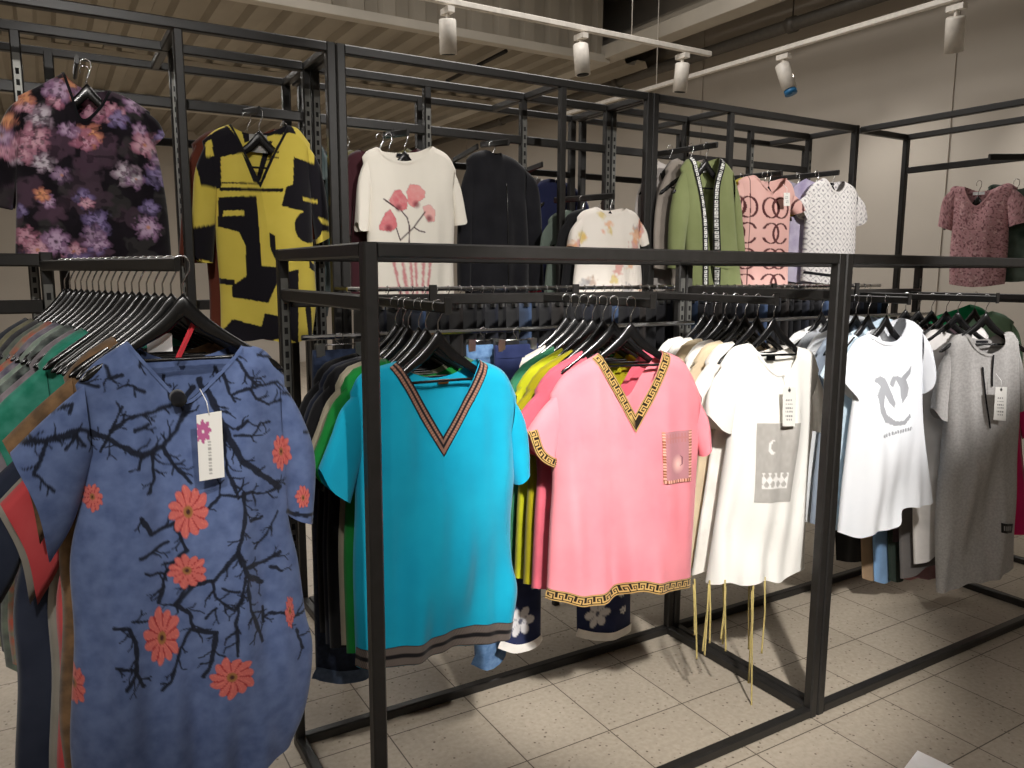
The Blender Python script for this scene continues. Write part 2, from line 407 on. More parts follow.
# measured garment outlines: local x, z below the hook
GD = {
 'turq': dict(at=(0.815,1.700,1.385), rot=0, c={'sl':[(-0.2361,-0.2083),(-0.2064,-0.1661),(-0.1221,-0.1429)],'nf':[(-0.1221,-0.1429),(-0.0696,-0.2329),(-0.0149,-0.3295),(0.0406,-0.2416),(0.0971,-0.1497)],'nb':[(-0.1221,-0.1429),(-0.0715,-0.1769),(-0.0136,-0.1929),(0.0465,-0.1819),(0.0971,-0.1497)],'sr':[(0.0971,-0.1497),(0.1695,-0.1844),(0.2117,-0.255)],'L':[(-0.2361,-0.2083),(-0.2343,-0.3209),(-0.2307,-0.465),(-0.2393,-0.6104),(-0.24,-0.735),(-0.2386,-0.8781)],'R':[(0.2117,-0.255),(0.2002,-0.3677),(0.2008,-0.4779),(0.1922,-0.5828),(0.1958,-0.694),(0.2119,-0.7815),(0.1875,-0.901)],'hem':[(-0.2386,-0.8781),(-0.1618,-0.8831),(-0.0484,-0.8807),(0.0572,-0.88),(0.1875,-0.901)],'AL':[[(-0.2361,-0.2083),(-0.2608,-0.248),(-0.286,-0.3084),(-0.3159,-0.3771)],[(-0.3159,-0.3771),(-0.2942,-0.4271),(-0.243,-0.4704)],[(-0.231,-0.3808),(-0.243,-0.4704)],[(-0.2361,-0.2083),(-0.231,-0.3808)]],'AR':[[(0.2117,-0.255),(0.2304,-0.3122),(0.2434,-0.3859),(0.244,-0.4592)],[(0.244,-0.4592),(0.2009,-0.486)],[(0.1942,-0.3671),(0.2009,-0.486)],[(0.2117,-0.255),(0.1942,-0.3671)]]}),
 'pink': dict(at=(1.440,1.720,1.385), rot=-14, c={'sl':[(-0.2629,-0.2707),(-0.2191,-0.2129),(-0.1206,-0.1592)],'nf':[(-0.1206,-0.1592),(-0.0662,-0.2439),(-0.0135,-0.3337),(0.0316,-0.2475),(0.0765,-0.1555)],'nb':[(-0.1206,-0.1592),(-0.079,-0.2262),(-0.0178,-0.2924),(0.0341,-0.2242),(0.0765,-0.1555)],'sr':[(0.0765,-0.1555),(0.1526,-0.1926),(0.2169,-0.3023)],'L':[(-0.2629,-0.2707),(-0.2643,-0.4018),(-0.2539,-0.5185),(-0.2611,-0.6655),(-0.2679,-0.8699)],'R':[(0.2169,-0.3023),(0.2111,-0.3991),(0.2084,-0.4909),(0.2049,-0.6462),(0.1999,-0.7723),(0.2012,-0.8848)],'hem':[(-0.2679,-0.8699),(-0.2184,-0.8759),(-0.1617,-0.889),(-0.1046,-0.8866),(-0.0599,-0.8701),(-0.0082,-0.8541),(0.0984,-0.8696),(0.2012,-0.8848)],'AL':[[(-0.2629,-0.2707),(-0.292,-0.3147),(-0.3326,-0.3694)],[(-0.3326,-0.3694),(-0.3085,-0.4336),(-0.2424,-0.4727)],[(-0.2524,-0.4025),(-0.2424,-0.4727)],[(-0.2629,-0.2707),(-0.2524,-0.4025)]],'AR':[[(0.2169,-0.3023),(0.2368,-0.3699),(0.2473,-0.4502)],[(0.2473,-0.4502),(0.2146,-0.479)],[(0.2077,-0.3989),(0.2146,-0.479)],[(0.2169,-0.3023),(0.2077,-0.3989)]]}),
 'white': dict(at=(1.960,1.740,1.385), rot=-12, c={'sl':[(-0.1397,-0.2207),(-0.0977,-0.1706),(-0.0384,-0.1561)],'nf':[(-0.0384,-0.1561),(0.0025,-0.2058),(0.0394,-0.2431),(0.0712,-0.2541),(0.1021,-0.2453),(0.1273,-0.2097),(0.1484,-0.1706)],'nb':[(-0.0384,-0.1561),(0.0167,-0.1867),(0.0675,-0.1947),(0.1139,-0.1862),(0.1484,-0.1706)],'sr':[(0.1484,-0.1706),(0.214,-0.1923),(0.2469,-0.2538)],'L':[(-0.1397,-0.2207),(-0.1002,-0.3388),(-0.0982,-0.4508),(-0.1131,-0.6031),(-0.1353,-0.7704),(-0.1573,-0.9505)],'R':[(0.2469,-0.2538),(0.2299,-0.3549),(0.2292,-0.4577),(0.2185,-0.5957),(0.2185,-0.772),(0.2302,-0.9387)],'hem':[(-0.1573,-0.9505),(-0.1042,-0.9364),(-0.0367,-0.959),(0.022,-0.9452),(0.0955,-0.9616),(0.156,-0.9476),(0.2302,-0.9387)],'AL':[[(-0.1397,-0.2207),(-0.1702,-0.2773),(-0.1859,-0.3347),(-0.1874,-0.3799)],[(-0.1874,-0.3799),(-0.1444,-0.4281),(-0.0906,-0.4512)],[(-0.0906,-0.3786),(-0.0906,-0.4512)],[(-0.1397,-0.2207),(-0.0906,-0.3786)]],'AR':[[(0.2469,-0.2538),(0.2656,-0.3395),(0.2768,-0.4329)],[(0.2768,-0.4329),(0.2584,-0.4629),(0.225,-0.4574)],[(0.2217,-0.3545),(0.225,-0.4574)],[(0.2469,-0.2538),(0.2217,-0.3545)]]}),
 'birds': dict(at=(2.660,1.750,1.375), rot=-10, c={'sl':[(-0.1934,-0.2157),(-0.1515,-0.1623),(-0.0971,-0.1417)],'nf':[(-0.0971,-0.1417),(-0.0374,-0.169),(0.0245,-0.1595),(0.066,-0.086)],'nb':[(-0.0971,-0.1417),(-0.0508,-0.1281),(0.0145,-0.1073),(0.066,-0.086)],'sr':[(0.066,-0.086),(0.122,-0.1019),(0.1703,-0.1329)],'L':[(-0.1934,-0.2157),(-0.149,-0.3536),(-0.1557,-0.4953),(-0.1682,-0.6841),(-0.1754,-0.8844)],'R':[(0.1703,-0.1329),(0.1774,-0.2471),(0.1868,-0.3822),(0.2118,-0.5204),(0.25,-0.6825),(0.2851,-0.8113)],'hem':[(-0.1754,-0.8844),(-0.1113,-0.9038),(-0.039,-0.8925),(0.0744,-0.8776),(0.0933,-0.8116),(0.1853,-0.8092),(0.2851,-0.8113)],'AL':[[(-0.1934,-0.2157),(-0.2089,-0.2516),(-0.233,-0.2944)],[(-0.233,-0.2944),(-0.1772,-0.3522),(-0.1268,-0.3921)],[(-0.1409,-0.3392),(-0.1268,-0.3921)],[(-0.1934,-0.2157),(-0.1409,-0.3392)]],'AR':[[(0.1703,-0.1329),(0.1959,-0.1828),(0.2119,-0.2368)],[(0.2119,-0.2368),(0.2173,-0.3333),(0.1863,-0.3783)],[(0.1765,-0.2853),(0.1863,-0.3783)],[(0.1703,-0.1329),(0.1765,-0.2853)]]}),
 'grey': dict(at=(3.120,1.700,1.375), rot=-28, c={'sl':[(-0.1021,-0.2087),(-0.0694,-0.1652),(-0.0217,-0.1533)],'nf':[(-0.0217,-0.1533),(0.0074,-0.2047),(0.0631,-0.2326),(0.1095,-0.2047),(0.1249,-0.1531)],'nb':[(-0.0217,-0.1533),(0.0208,-0.173),(0.0582,-0.1809),(0.0941,-0.173),(0.1249,-0.1531)],'sr':[(0.1249,-0.1531),(0.1653,-0.1491),(0.1975,-0.1848)],'L':[(-0.1021,-0.2087),(-0.0948,-0.3403),(-0.0815,-0.543),(-0.0851,-0.7911),(-0.0756,-1.0024),(-0.0523,-1.2268)],'R':[(0.1975,-0.1848),(0.2174,-0.4219),(0.2339,-0.6686),(0.2465,-0.8786),(0.262,-1.1186)],'hem':[(-0.0523,-1.2268),(0.0059,-1.2103),(0.0494,-1.1719),(0.1199,-1.1512),(0.1909,-1.1349),(0.262,-1.1186)],'AL':[[(-0.1021,-0.2087),(-0.1228,-0.3002),(-0.1385,-0.4531)],[(-0.1385,-0.4531),(-0.1104,-0.4939),(-0.0723,-0.5063)],[(-0.0896,-0.4007),(-0.0723,-0.5063)],[(-0.1021,-0.2087),(-0.0896,-0.4007)]],'AR':[[(0.1975,-0.1848),(0.2216,-0.3007),(0.2389,-0.4301)],[(0.2389,-0.4301),(0.2181,-0.4708)],[(0.2071,-0.3611),(0.2181,-0.4708)],[(0.1975,-0.1848),(0.2071,-0.3611)]]}),
 'blue': dict(at=(0.200,1.600,1.480), rot=0, c={'sl':[(-0.1705,-0.2357),(-0.1359,-0.1956),(-0.081,-0.1593)],'nf':[(-0.081,-0.1593),(-0.0449,-0.2101),(-0.009,-0.2567),(0.0153,-0.2723),(0.0614,-0.2321),(0.1208,-0.1736)],'nb':[(-0.081,-0.1593),(-0.0352,-0.1916),(0.0171,-0.204),(0.0707,-0.1931),(0.1208,-0.1736)],'sr':[(0.1208,-0.1736),(0.167,-0.1878),(0.2053,-0.2392)],'L':[(-0.1705,-0.2357),(-0.1584,-0.3201),(-0.1722,-0.4317),(-0.2002,-0.5616),(-0.2041,-0.718),(-0.2238,-0.915),(-0.2221,-1.0408)],'R':[(0.2053,-0.2392),(0.2071,-0.3569),(0.2028,-0.5309),(0.2201,-0.6423),(0.2313,-0.7579),(0.2439,-0.8418),(0.2265,-0.9663),(0.1881,-1.0541)],'hem':[(-0.2221,-1.0408),(-0.1493,-1.094),(-0.0588,-1.1151),(0.0294,-1.1),(0.1019,-1.0747),(0.1881,-1.0541)],'AL':[[(-0.1705,-0.2357),(-0.2211,-0.2918),(-0.278,-0.3476)],[(-0.278,-0.3476),(-0.243,-0.4496),(-0.2319,-0.5593)],[(-0.1653,-0.3757),(-0.1887,-0.4865),(-0.2319,-0.5593)],[(-0.1705,-0.2357),(-0.1653,-0.3757)]],'AR':[[(0.2053,-0.2392),(0.2373,-0.3279),(0.2618,-0.4233),(0.2509,-0.5606)],[(0.2509,-0.5606),(0.2005,-0.537)],[(0.2063,-0.3781),(0.2005,-0.537)],[(0.2053,-0.2392),(0.2063,-0.3781)]]}),
 'floral': dict(at=(0.120,2.800,2.090), rot=0, c={'sl':[(-0.1579,-0.1303),(-0.0995,-0.0922),(-0.0342,-0.0467)],'nf':[(-0.0342,-0.0467),(-0.0175,-0.1114),(0.0046,-0.1825),(0.0475,-0.1484),(0.0845,-0.0848)],'nb':[(-0.0342,-0.0467),(0.0007,-0.0771),(0.043,-0.0896),(0.0845,-0.0848)],'sr':[(0.0845,-0.0848),(0.1365,-0.1027),(0.1976,-0.1386)],'L':[(-0.1579,-0.1303),(-0.1794,-0.2866),(-0.185,-0.432),(-0.2014,-0.6215)],'R':[(0.1976,-0.1386),(0.2044,-0.2244),(0.2221,-0.3325),(0.2332,-0.459),(0.2368,-0.6174)],'hem':[(-0.2014,-0.6215),(-0.0846,-0.6327),(0.0831,-0.6126),(0.2368,-0.6174)],'AL':[[(-0.1579,-0.1303),(-0.1913,-0.1793),(-0.2293,-0.2907),(-0.2512,-0.4498)],[(-0.2512,-0.4498),(-0.1947,-0.4618)],[(-0.1794,-0.2866),(-0.1947,-0.4618)],[(-0.1579,-0.1303),(-0.1794,-0.2866)]],'AR':[[(0.1976,-0.1386),(0.2194,-0.1672),(0.2378,-0.209)],[(0.2378,-0.209),(0.2064,-0.2428)],[(0.2003,-0.1938),(0.2064,-0.2428)],[(0.1976,-0.1386),(0.2003,-0.1938)]]}),
 'yellow': dict(at=(0.640,2.800,2.000), rot=0, c={'sl':[(-0.17,-0.1248),(-0.1274,-0.0858),(-0.0786,-0.0618)],'nf':[(-0.0786,-0.0618),(-0.0403,-0.1496),(0.0052,-0.2493),(0.0568,-0.1419),(0.1118,-0.0466)],'nb':[(-0.0786,-0.0618),(-0.0307,-0.08),(0.0121,-0.0826),(0.0595,-0.0716),(0.1118,-0.0466)],'sr':[(0.1118,-0.0466),(0.1496,-0.0565),(0.1904,-0.1038)],'L':[(-0.17,-0.1248),(-0.1431,-0.2811),(-0.1413,-0.4459),(-0.1363,-0.6138),(-0.1399,-0.7607)],'R':[(0.1904,-0.1038),(0.1877,-0.2973),(0.1892,-0.4732),(0.1944,-0.6524),(0.1752,-0.7902)],'hem':[(-0.1399,-0.7607),(-0.0781,-0.7873),(-0.003,-0.7832),(0.0664,-0.8003),(0.1311,-0.7957),(0.1752,-0.7902)],'AL':[[(-0.17,-0.1248),(-0.1965,-0.2197),(-0.2124,-0.3498),(-0.2287,-0.4874)],[(-0.2287,-0.4874),(-0.1959,-0.52),(-0.1546,-0.5229)],[(-0.1434,-0.2877),(-0.1546,-0.5229)],[(-0.17,-0.1248),(-0.1434,-0.2877)]],'AR':[[(0.1904,-0.1038),(0.2205,-0.1737),(0.2423,-0.2946),(0.2495,-0.4255)],[(0.2495,-0.4255),(0.2008,-0.4516)],[(0.1926,-0.2553),(0.2008,-0.4516)],[(0.1904,-0.1038),(0.1926,-0.2553)]]}),
 'poppy': dict(at=(1.175,2.800,1.975), rot=0, c={'sl':[(-0.1534,-0.1086),(-0.1336,-0.0857),(-0.0984,-0.0686)],'nf':[(-0.0984,-0.0686),(-0.0638,-0.1017),(0.0039,-0.1148),(0.078,-0.0908),(0.1287,-0.046)],'nb':[(-0.0984,-0.0686),(-0.0515,-0.0791),(0.0086,-0.0779),(0.0783,-0.0686),(0.1287,-0.046)],'sr':[(0.1287,-0.046),(0.1923,-0.0745),(0.2309,-0.1284)],'L':[(-0.1534,-0.1086),(-0.1369,-0.2256),(-0.1404,-0.3783),(-0.1432,-0.4998),(-0.1461,-0.6226)],'R':[(0.2309,-0.1284),(0.2214,-0.2438),(0.2208,-0.3404),(0.2154,-0.477),(0.2188,-0.6233)],'hem':[(-0.1461,-0.6226),(-0.0333,-0.6164),(0.0921,-0.6296),(0.2188,-0.6233)],'AL':[[(-0.1534,-0.1086),(-0.1707,-0.1918),(-0.1821,-0.3433)],[(-0.1821,-0.3433),(-0.1752,-0.3757),(-0.1364,-0.3746)],[(-0.1373,-0.2437),(-0.1364,-0.3746)],[(-0.1534,-0.1086),(-0.1373,-0.2437)]],'AR':[[(0.2309,-0.1284),(0.2481,-0.2039),(0.2653,-0.3076)],[(0.2653,-0.3076),(0.2607,-0.3351),(0.2207,-0.3442)],[(0.2215,-0.2246),(0.2207,-0.3442)],[(0.2309,-0.1284),(0.2215,-0.2246)]]}),
 'black': dict(at=(1.600,2.860,1.980), rot=0, c={'sl':[(-0.1188,-0.0827),(-0.0868,-0.0529),(-0.0362,-0.037)],'nf':[(-0.0362,-0.037),(0.0012,-0.0578),(0.0389,-0.0429)],'nb':[(-0.0362,-0.037),(0.0011,-0.0379),(0.0389,-0.0429)],'sr':[(0.0389,-0.0429),(0.1062,-0.0618),(0.1704,-0.1019)],'L':[(-0.1188,-0.0827),(-0.1103,-0.2396),(-0.1203,-0.4399),(-0.1259,-0.6556)],'R':[(0.1704,-0.1019),(0.1664,-0.2257),(0.1783,-0.4344),(0.1803,-0.6605)],'hem':[(-0.1259,-0.6556),(0.0163,-0.6663),(0.1803,-0.6605)],'AL':[[(-0.1188,-0.0827),(-0.1464,-0.202),(-0.1612,-0.4007),(-0.1579,-0.6021)],[(-0.1579,-0.6021),(-0.1071,-0.6107)],[(-0.1012,-0.2391),(-0.1071,-0.6107)],[(-0.1188,-0.0827),(-0.1012,-0.2391)]],'AR':[[(0.1704,-0.1019),(0.221,-0.1605),(0.2435,-0.3482),(0.2517,-0.6052)],[(0.2517,-0.6052),(0.1849,-0.6089)],[(0.1664,-0.2257),(0.1849,-0.6089)],[(0.1704,-0.1019),(0.1664,-0.2257)]]}),
 'orange': dict(at=(1.985,2.600,1.775), rot=0, c={'sl':[(-0.1376,-0.1031),(-0.1085,-0.0782),(-0.0488,-0.0597)],'nf':[(-0.0488,-0.0597),(-0.0126,-0.0821),(0.0338,-0.0842),(0.0701,-0.0745),(0.1065,-0.0567)],'nb':[(-0.0488,-0.0597),(0.0282,-0.0683),(0.1065,-0.0567)],'sr':[(0.1065,-0.0567),(0.1551,-0.0709),(0.1887,-0.0985)],'L':[(-0.1376,-0.1031),(-0.1353,-0.2139),(-0.152,-0.3743),(-0.159,-0.5283)],'R':[(0.1887,-0.0985),(0.1871,-0.207),(0.2042,-0.3758),(0.2044,-0.5345)],'hem':[(-0.159,-0.5283),(-0.011,-0.5409),(0.2044,-0.5345)],'AL':[[(-0.1376,-0.1031),(-0.166,-0.1553),(-0.1795,-0.2188)],[(-0.1795,-0.2188),(-0.135,-0.2298)],[(-0.1362,-0.1742),(-0.135,-0.2298)],[(-0.1376,-0.1031),(-0.1362,-0.1742)]],'AR':[[(0.1887,-0.0985),(0.2122,-0.1435),(0.2253,-0.1977)],[(0.2253,-0.1977),(0.1874,-0.2153)],[(0.1856,-0.1652),(0.1874,-0.2153)],[(0.1887,-0.0985),(0.1856,-0.1652)]]}),
 'green': dict(at=(2.520,2.585,2.020), rot=-6, c={'sl':[(-0.1329,-0.1189),(-0.1026,-0.0834),(-0.0659,-0.0684)],'nf':[(-0.0659,-0.0684),(-0.0334,-0.1857),(-0.0108,-0.3141),(0.0022,-0.4668),(0.0161,-0.6354),(0.0441,-0.6355),(0.0411,-0.4662),(0.0333,-0.3126),(0.0377,-0.1822),(0.0759,-0.0637)],'nb':[(-0.0659,-0.0684),(-0.0001,-0.0855),(0.0759,-0.0637)],'sr':[(0.0759,-0.0637),(0.1218,-0.0867),(0.1635,-0.1234)],'L':[(-0.1329,-0.1189),(-0.1058,-0.2532),(-0.0927,-0.4249),(-0.0775,-0.6438)],'R':[(0.1635,-0.1234),(0.1728,-0.2857),(0.2004,-0.4637),(0.234,-0.6363)],'hem':[(-0.0775,-0.6438),(0.0169,-0.6533),(0.1129,-0.6493),(0.234,-0.6363)],'AL':[[(-0.1329,-0.1189),(-0.1702,-0.2347),(-0.1852,-0.384),(-0.1786,-0.5475)],[(-0.1786,-0.5475),(-0.1086,-0.5558)],[(-0.0975,-0.3171),(-0.1086,-0.5558)],[(-0.1329,-0.1189),(-0.0975,-0.3171)]],'AR':[[(0.1635,-0.1234),(0.1989,-0.2404),(0.2255,-0.3956),(0.2386,-0.5175)],[(0.2386,-0.5175),(0.1925,-0.527)],[(0.1728,-0.2857),(0.1925,-0.527)],[(0.1635,-0.1234),(0.1728,-0.2857)]]}),
 'rings': dict(at=(2.920,2.600,1.930), rot=-6, c={'sl':[(-0.1594,-0.0588),(-0.1254,-0.0391),(-0.0729,-0.0273)],'nf':[(-0.0729,-0.0273),(-0.0219,-0.0745),(0.0289,-0.1087),(0.0818,-0.074),(0.1221,-0.0304)],'nb':[(-0.0729,-0.0273),(0.0249,-0.0493),(0.1221,-0.0304)],'sr':[(0.1221,-0.0304),(0.1615,-0.0562),(0.1901,-0.1015)],'L':[(-0.1594,-0.0588),(-0.1433,-0.2342),(-0.1411,-0.3714),(-0.1368,-0.5475)],'R':[(0.1901,-0.1015),(0.1595,-0.2011),(0.1589,-0.3666),(0.165,-0.5391)],'hem':[(-0.1368,-0.5475),(0.0033,-0.5576),(0.165,-0.5391)],'AL':[[(-0.1594,-0.0588),(-0.1798,-0.1091),(-0.1881,-0.1679)],[(-0.1881,-0.1679),(-0.1454,-0.198)],[(-0.1414,-0.1661),(-0.1454,-0.198)],[(-0.1594,-0.0588),(-0.1414,-0.1661)]],'AR':[[(0.1901,-0.1015),(0.2246,-0.1375),(0.2467,-0.1745)],[(0.2467,-0.1745),(0.1848,-0.2003)],[(0.1627,-0.1588),(0.1848,-0.2003)],[(0.1901,-0.1015),(0.1627,-0.1588)]]}),
 'lattice': dict(at=(3.340,2.600,1.960), rot=-8, c={'sl':[(-0.1103,-0.1172),(-0.0694,-0.0723),(-0.0079,-0.0405)],'nf':[(-0.0079,-0.0405),(0.0286,-0.0919),(0.0623,-0.105),(0.0941,-0.0939),(0.1232,-0.0486)],'nb':[(-0.0079,-0.0405),(0.0582,-0.0566),(0.1232,-0.0486)],'sr':[(0.1232,-0.0486),(0.1849,-0.0702),(0.2286,-0.1078)],'L':[(-0.1103,-0.1172),(-0.1076,-0.2375),(-0.1086,-0.3931),(-0.1101,-0.5456)],'R':[(0.2286,-0.1078),(0.2223,-0.2624),(0.2268,-0.388),(0.2135,-0.5456)],'hem':[(-0.1101,-0.5456),(0.0471,-0.5607),(0.2135,-0.5456)],'AL':[[(-0.1103,-0.1172),(-0.1455,-0.1522),(-0.1621,-0.1815)],[(-0.1621,-0.1815),(-0.1269,-0.2332),(-0.1005,-0.2469)],[(-0.1049,-0.1891),(-0.1005,-0.2469)],[(-0.1103,-0.1172),(-0.1049,-0.1891)]],'AR':[[(0.2286,-0.1078),(0.2593,-0.1463),(0.2697,-0.1859)],[(0.2697,-0.1859),(0.2616,-0.2462),(0.2232,-0.2724)],[(0.2165,-0.1977),(0.2232,-0.2724)],[(0.2286,-0.1078),(0.2165,-0.1977)]]}),
 'speckle': dict(at=(3.920,2.080,1.900), rot=-72, c={'sl':[(-0.1975,-0.0325),(-0.1765,-0.0195),(-0.1326,-0.0272)],'nf':[(-0.1326,-0.0272),(-0.1065,-0.0859),(-0.074,-0.1209),(-0.0424,-0.0943),(-0.0131,-0.0445)],'nb':[(-0.1326,-0.0272),(-0.0753,-0.0499),(-0.0131,-0.0445)],'sr':[(-0.0131,-0.0445),(0.0463,-0.0208),(0.0886,-0.0466)],'L':[(-0.1975,-0.0325),(-0.1746,-0.1592),(-0.1749,-0.3296),(-0.1666,-0.4971)],'R':[(0.0886,-0.0466),(0.0667,-0.1698),(0.0719,-0.3334),(0.0728,-0.494)],'hem':[(-0.1666,-0.4971),(-0.0518,-0.5102),(0.0728,-0.494)],'AL':[[(-0.1975,-0.0325),(-0.2246,-0.084),(-0.2375,-0.2103)],[(-0.2375,-0.2103),(-0.1731,-0.2369)],[(-0.1783,-0.1107),(-0.1731,-0.2369)],[(-0.1975,-0.0325),(-0.1783,-0.1107)]],'AR':[[(0.0886,-0.0466),(0.1251,-0.1037),(0.1415,-0.2052)],[(0.1415,-0.2052),(0.0672,-0.2256)],[(0.0628,-0.1233),(0.0672,-0.2256)],[(0.0886,-0.0466),(0.0628,-0.1233)]]}),
 'jeansA': dict(at=(0.700,2.100,1.270), rot=0, c={'top':[(-0.0897,-0.0331),(0.0653,-0.0403)],'L':[(-0.0897,-0.0331),(-0.1047,-0.4966),(-0.1091,-0.9895)],'R':[(0.0653,-0.0403),(0.0648,-0.5206),(0.0517,-1.0279)],'hem':[(-0.1091,-0.9895),(-0.0304,-1.0178),(0.0517,-1.0279)]}),
 'jeansB': dict(at=(1.120,2.130,1.270), rot=0, c={'top':[(-0.0193,-0.0432),(0.1022,-0.0484)],'L':[(-0.0193,-0.0432),(-0.0125,-0.555),(0.0096,-1.1045)],'R':[(0.1022,-0.0484),(0.1168,-0.5476),(0.1166,-1.0757)],'hem':[(0.0096,-1.1045),(0.0626,-1.1259),(0.1166,-1.0757)]}),
 'flowA': dict(at=(1.250,2.060,1.270), rot=0, c={'top':[(-0.0891,-0.04),(0.0707,-0.047)],'L':[(-0.0891,-0.04),(-0.0848,-0.5192),(-0.0653,-1.0315)],'R':[(0.0707,-0.047),(0.0877,-0.531),(0.0898,-1.0427)],'hem':[(-0.0653,-1.0315),(0.0112,-1.0582),(0.0898,-1.0427)]}),
 'flowB': dict(at=(1.500,2.040,1.270), rot=0, c={'top':[(-0.0383,-0.0515),(0.1685,-0.0605)],'L':[(-0.0383,-0.0515),(-0.0386,-0.537),(-0.022,-1.0541)],'R':[(0.1685,-0.0605),(0.1983,-0.56),(0.2116,-1.0891)],'hem':[(-0.022,-1.0541),(0.0926,-1.09),(0.2116,-1.0891)]}),
 'slack0': dict(at=(2.700,2.000,1.250), rot=0, c={'top':[(-0.0246,-0.061),(0.2322,-0.0714)],'L':[(-0.0246,-0.061),(0.0197,-0.5153),(0.0931,-1.001)],'R':[(0.2322,-0.0714),(0.286,-0.5458),(0.3143,-1.0435)],'hem':[(0.0931,-1.001),(0.2027,-1.031),(0.3143,-1.0435)]}),
 'slack1': dict(at=(2.770,1.980,1.250), rot=0, c={'top':[(0.0415,-0.065),(0.1864,-0.0708)],'L':[(0.0415,-0.065),(0.0955,-0.5665),(0.181,-1.1063)],'R':[(0.1864,-0.0708),(0.2464,-0.5847),(0.2811,-1.1268)],'hem':[(0.181,-1.1063),(0.2317,-1.1259),(0.2811,-1.1268)]}),
 'slack2': dict(at=(2.840,1.960,1.250), rot=0, c={'top':[(0.0205,-0.0654),(0.1883,-0.0722)],'L':[(0.0205,-0.0654),(0.0778,-0.575),(0.1675,-1.1245)],'R':[(0.1883,-0.0722),(0.2528,-0.5964),(0.2918,-1.1503)],'hem':[(0.1675,-1.1245),(0.2302,-1.1467),(0.2918,-1.1503)]}),
 'slack3': dict(at=(2.910,1.940,1.250), rot=0, c={'top':[(0.0199,-0.0667),(0.1703,-0.0727)],'L':[(0.0199,-0.0667),(0.0805,-0.5775),(0.1745,-1.1287)],'R':[(0.1703,-0.0727),(0.2376,-0.5965),(0.279,-1.1503)],'hem':[(0.1745,-1.1287),(0.2275,-1.1489),(0.279,-1.1503)]}),
 'slack4': dict(at=(2.980,1.920,1.250), rot=0, c={'top':[(0.0,-0.0672),(0.1672,-0.0739)],'L':[(0.0,-0.0672),(0.063,-0.5752),(0.1599,-1.1238)],'R':[(0.1672,-0.0739),(0.2375,-0.5963),(0.2816,-1.1487)],'hem':[(0.1599,-1.1238),(0.2214,-1.1457),(0.2816,-1.1487)]}),
 'slack5': dict(at=(3.050,1.900,1.250), rot=0, c={'top':[(-0.0125,-0.0679),(0.2315,-0.0778)],'L':[(-0.0125,-0.0679),(0.0534,-0.5761),(0.1541,-1.1252)],'R':[(0.2315,-0.0778),(0.3084,-0.6068),(0.3583,-1.167)],'hem':[(0.1541,-1.1252),(0.2559,-1.1555),(0.3583,-1.167)]}),
}
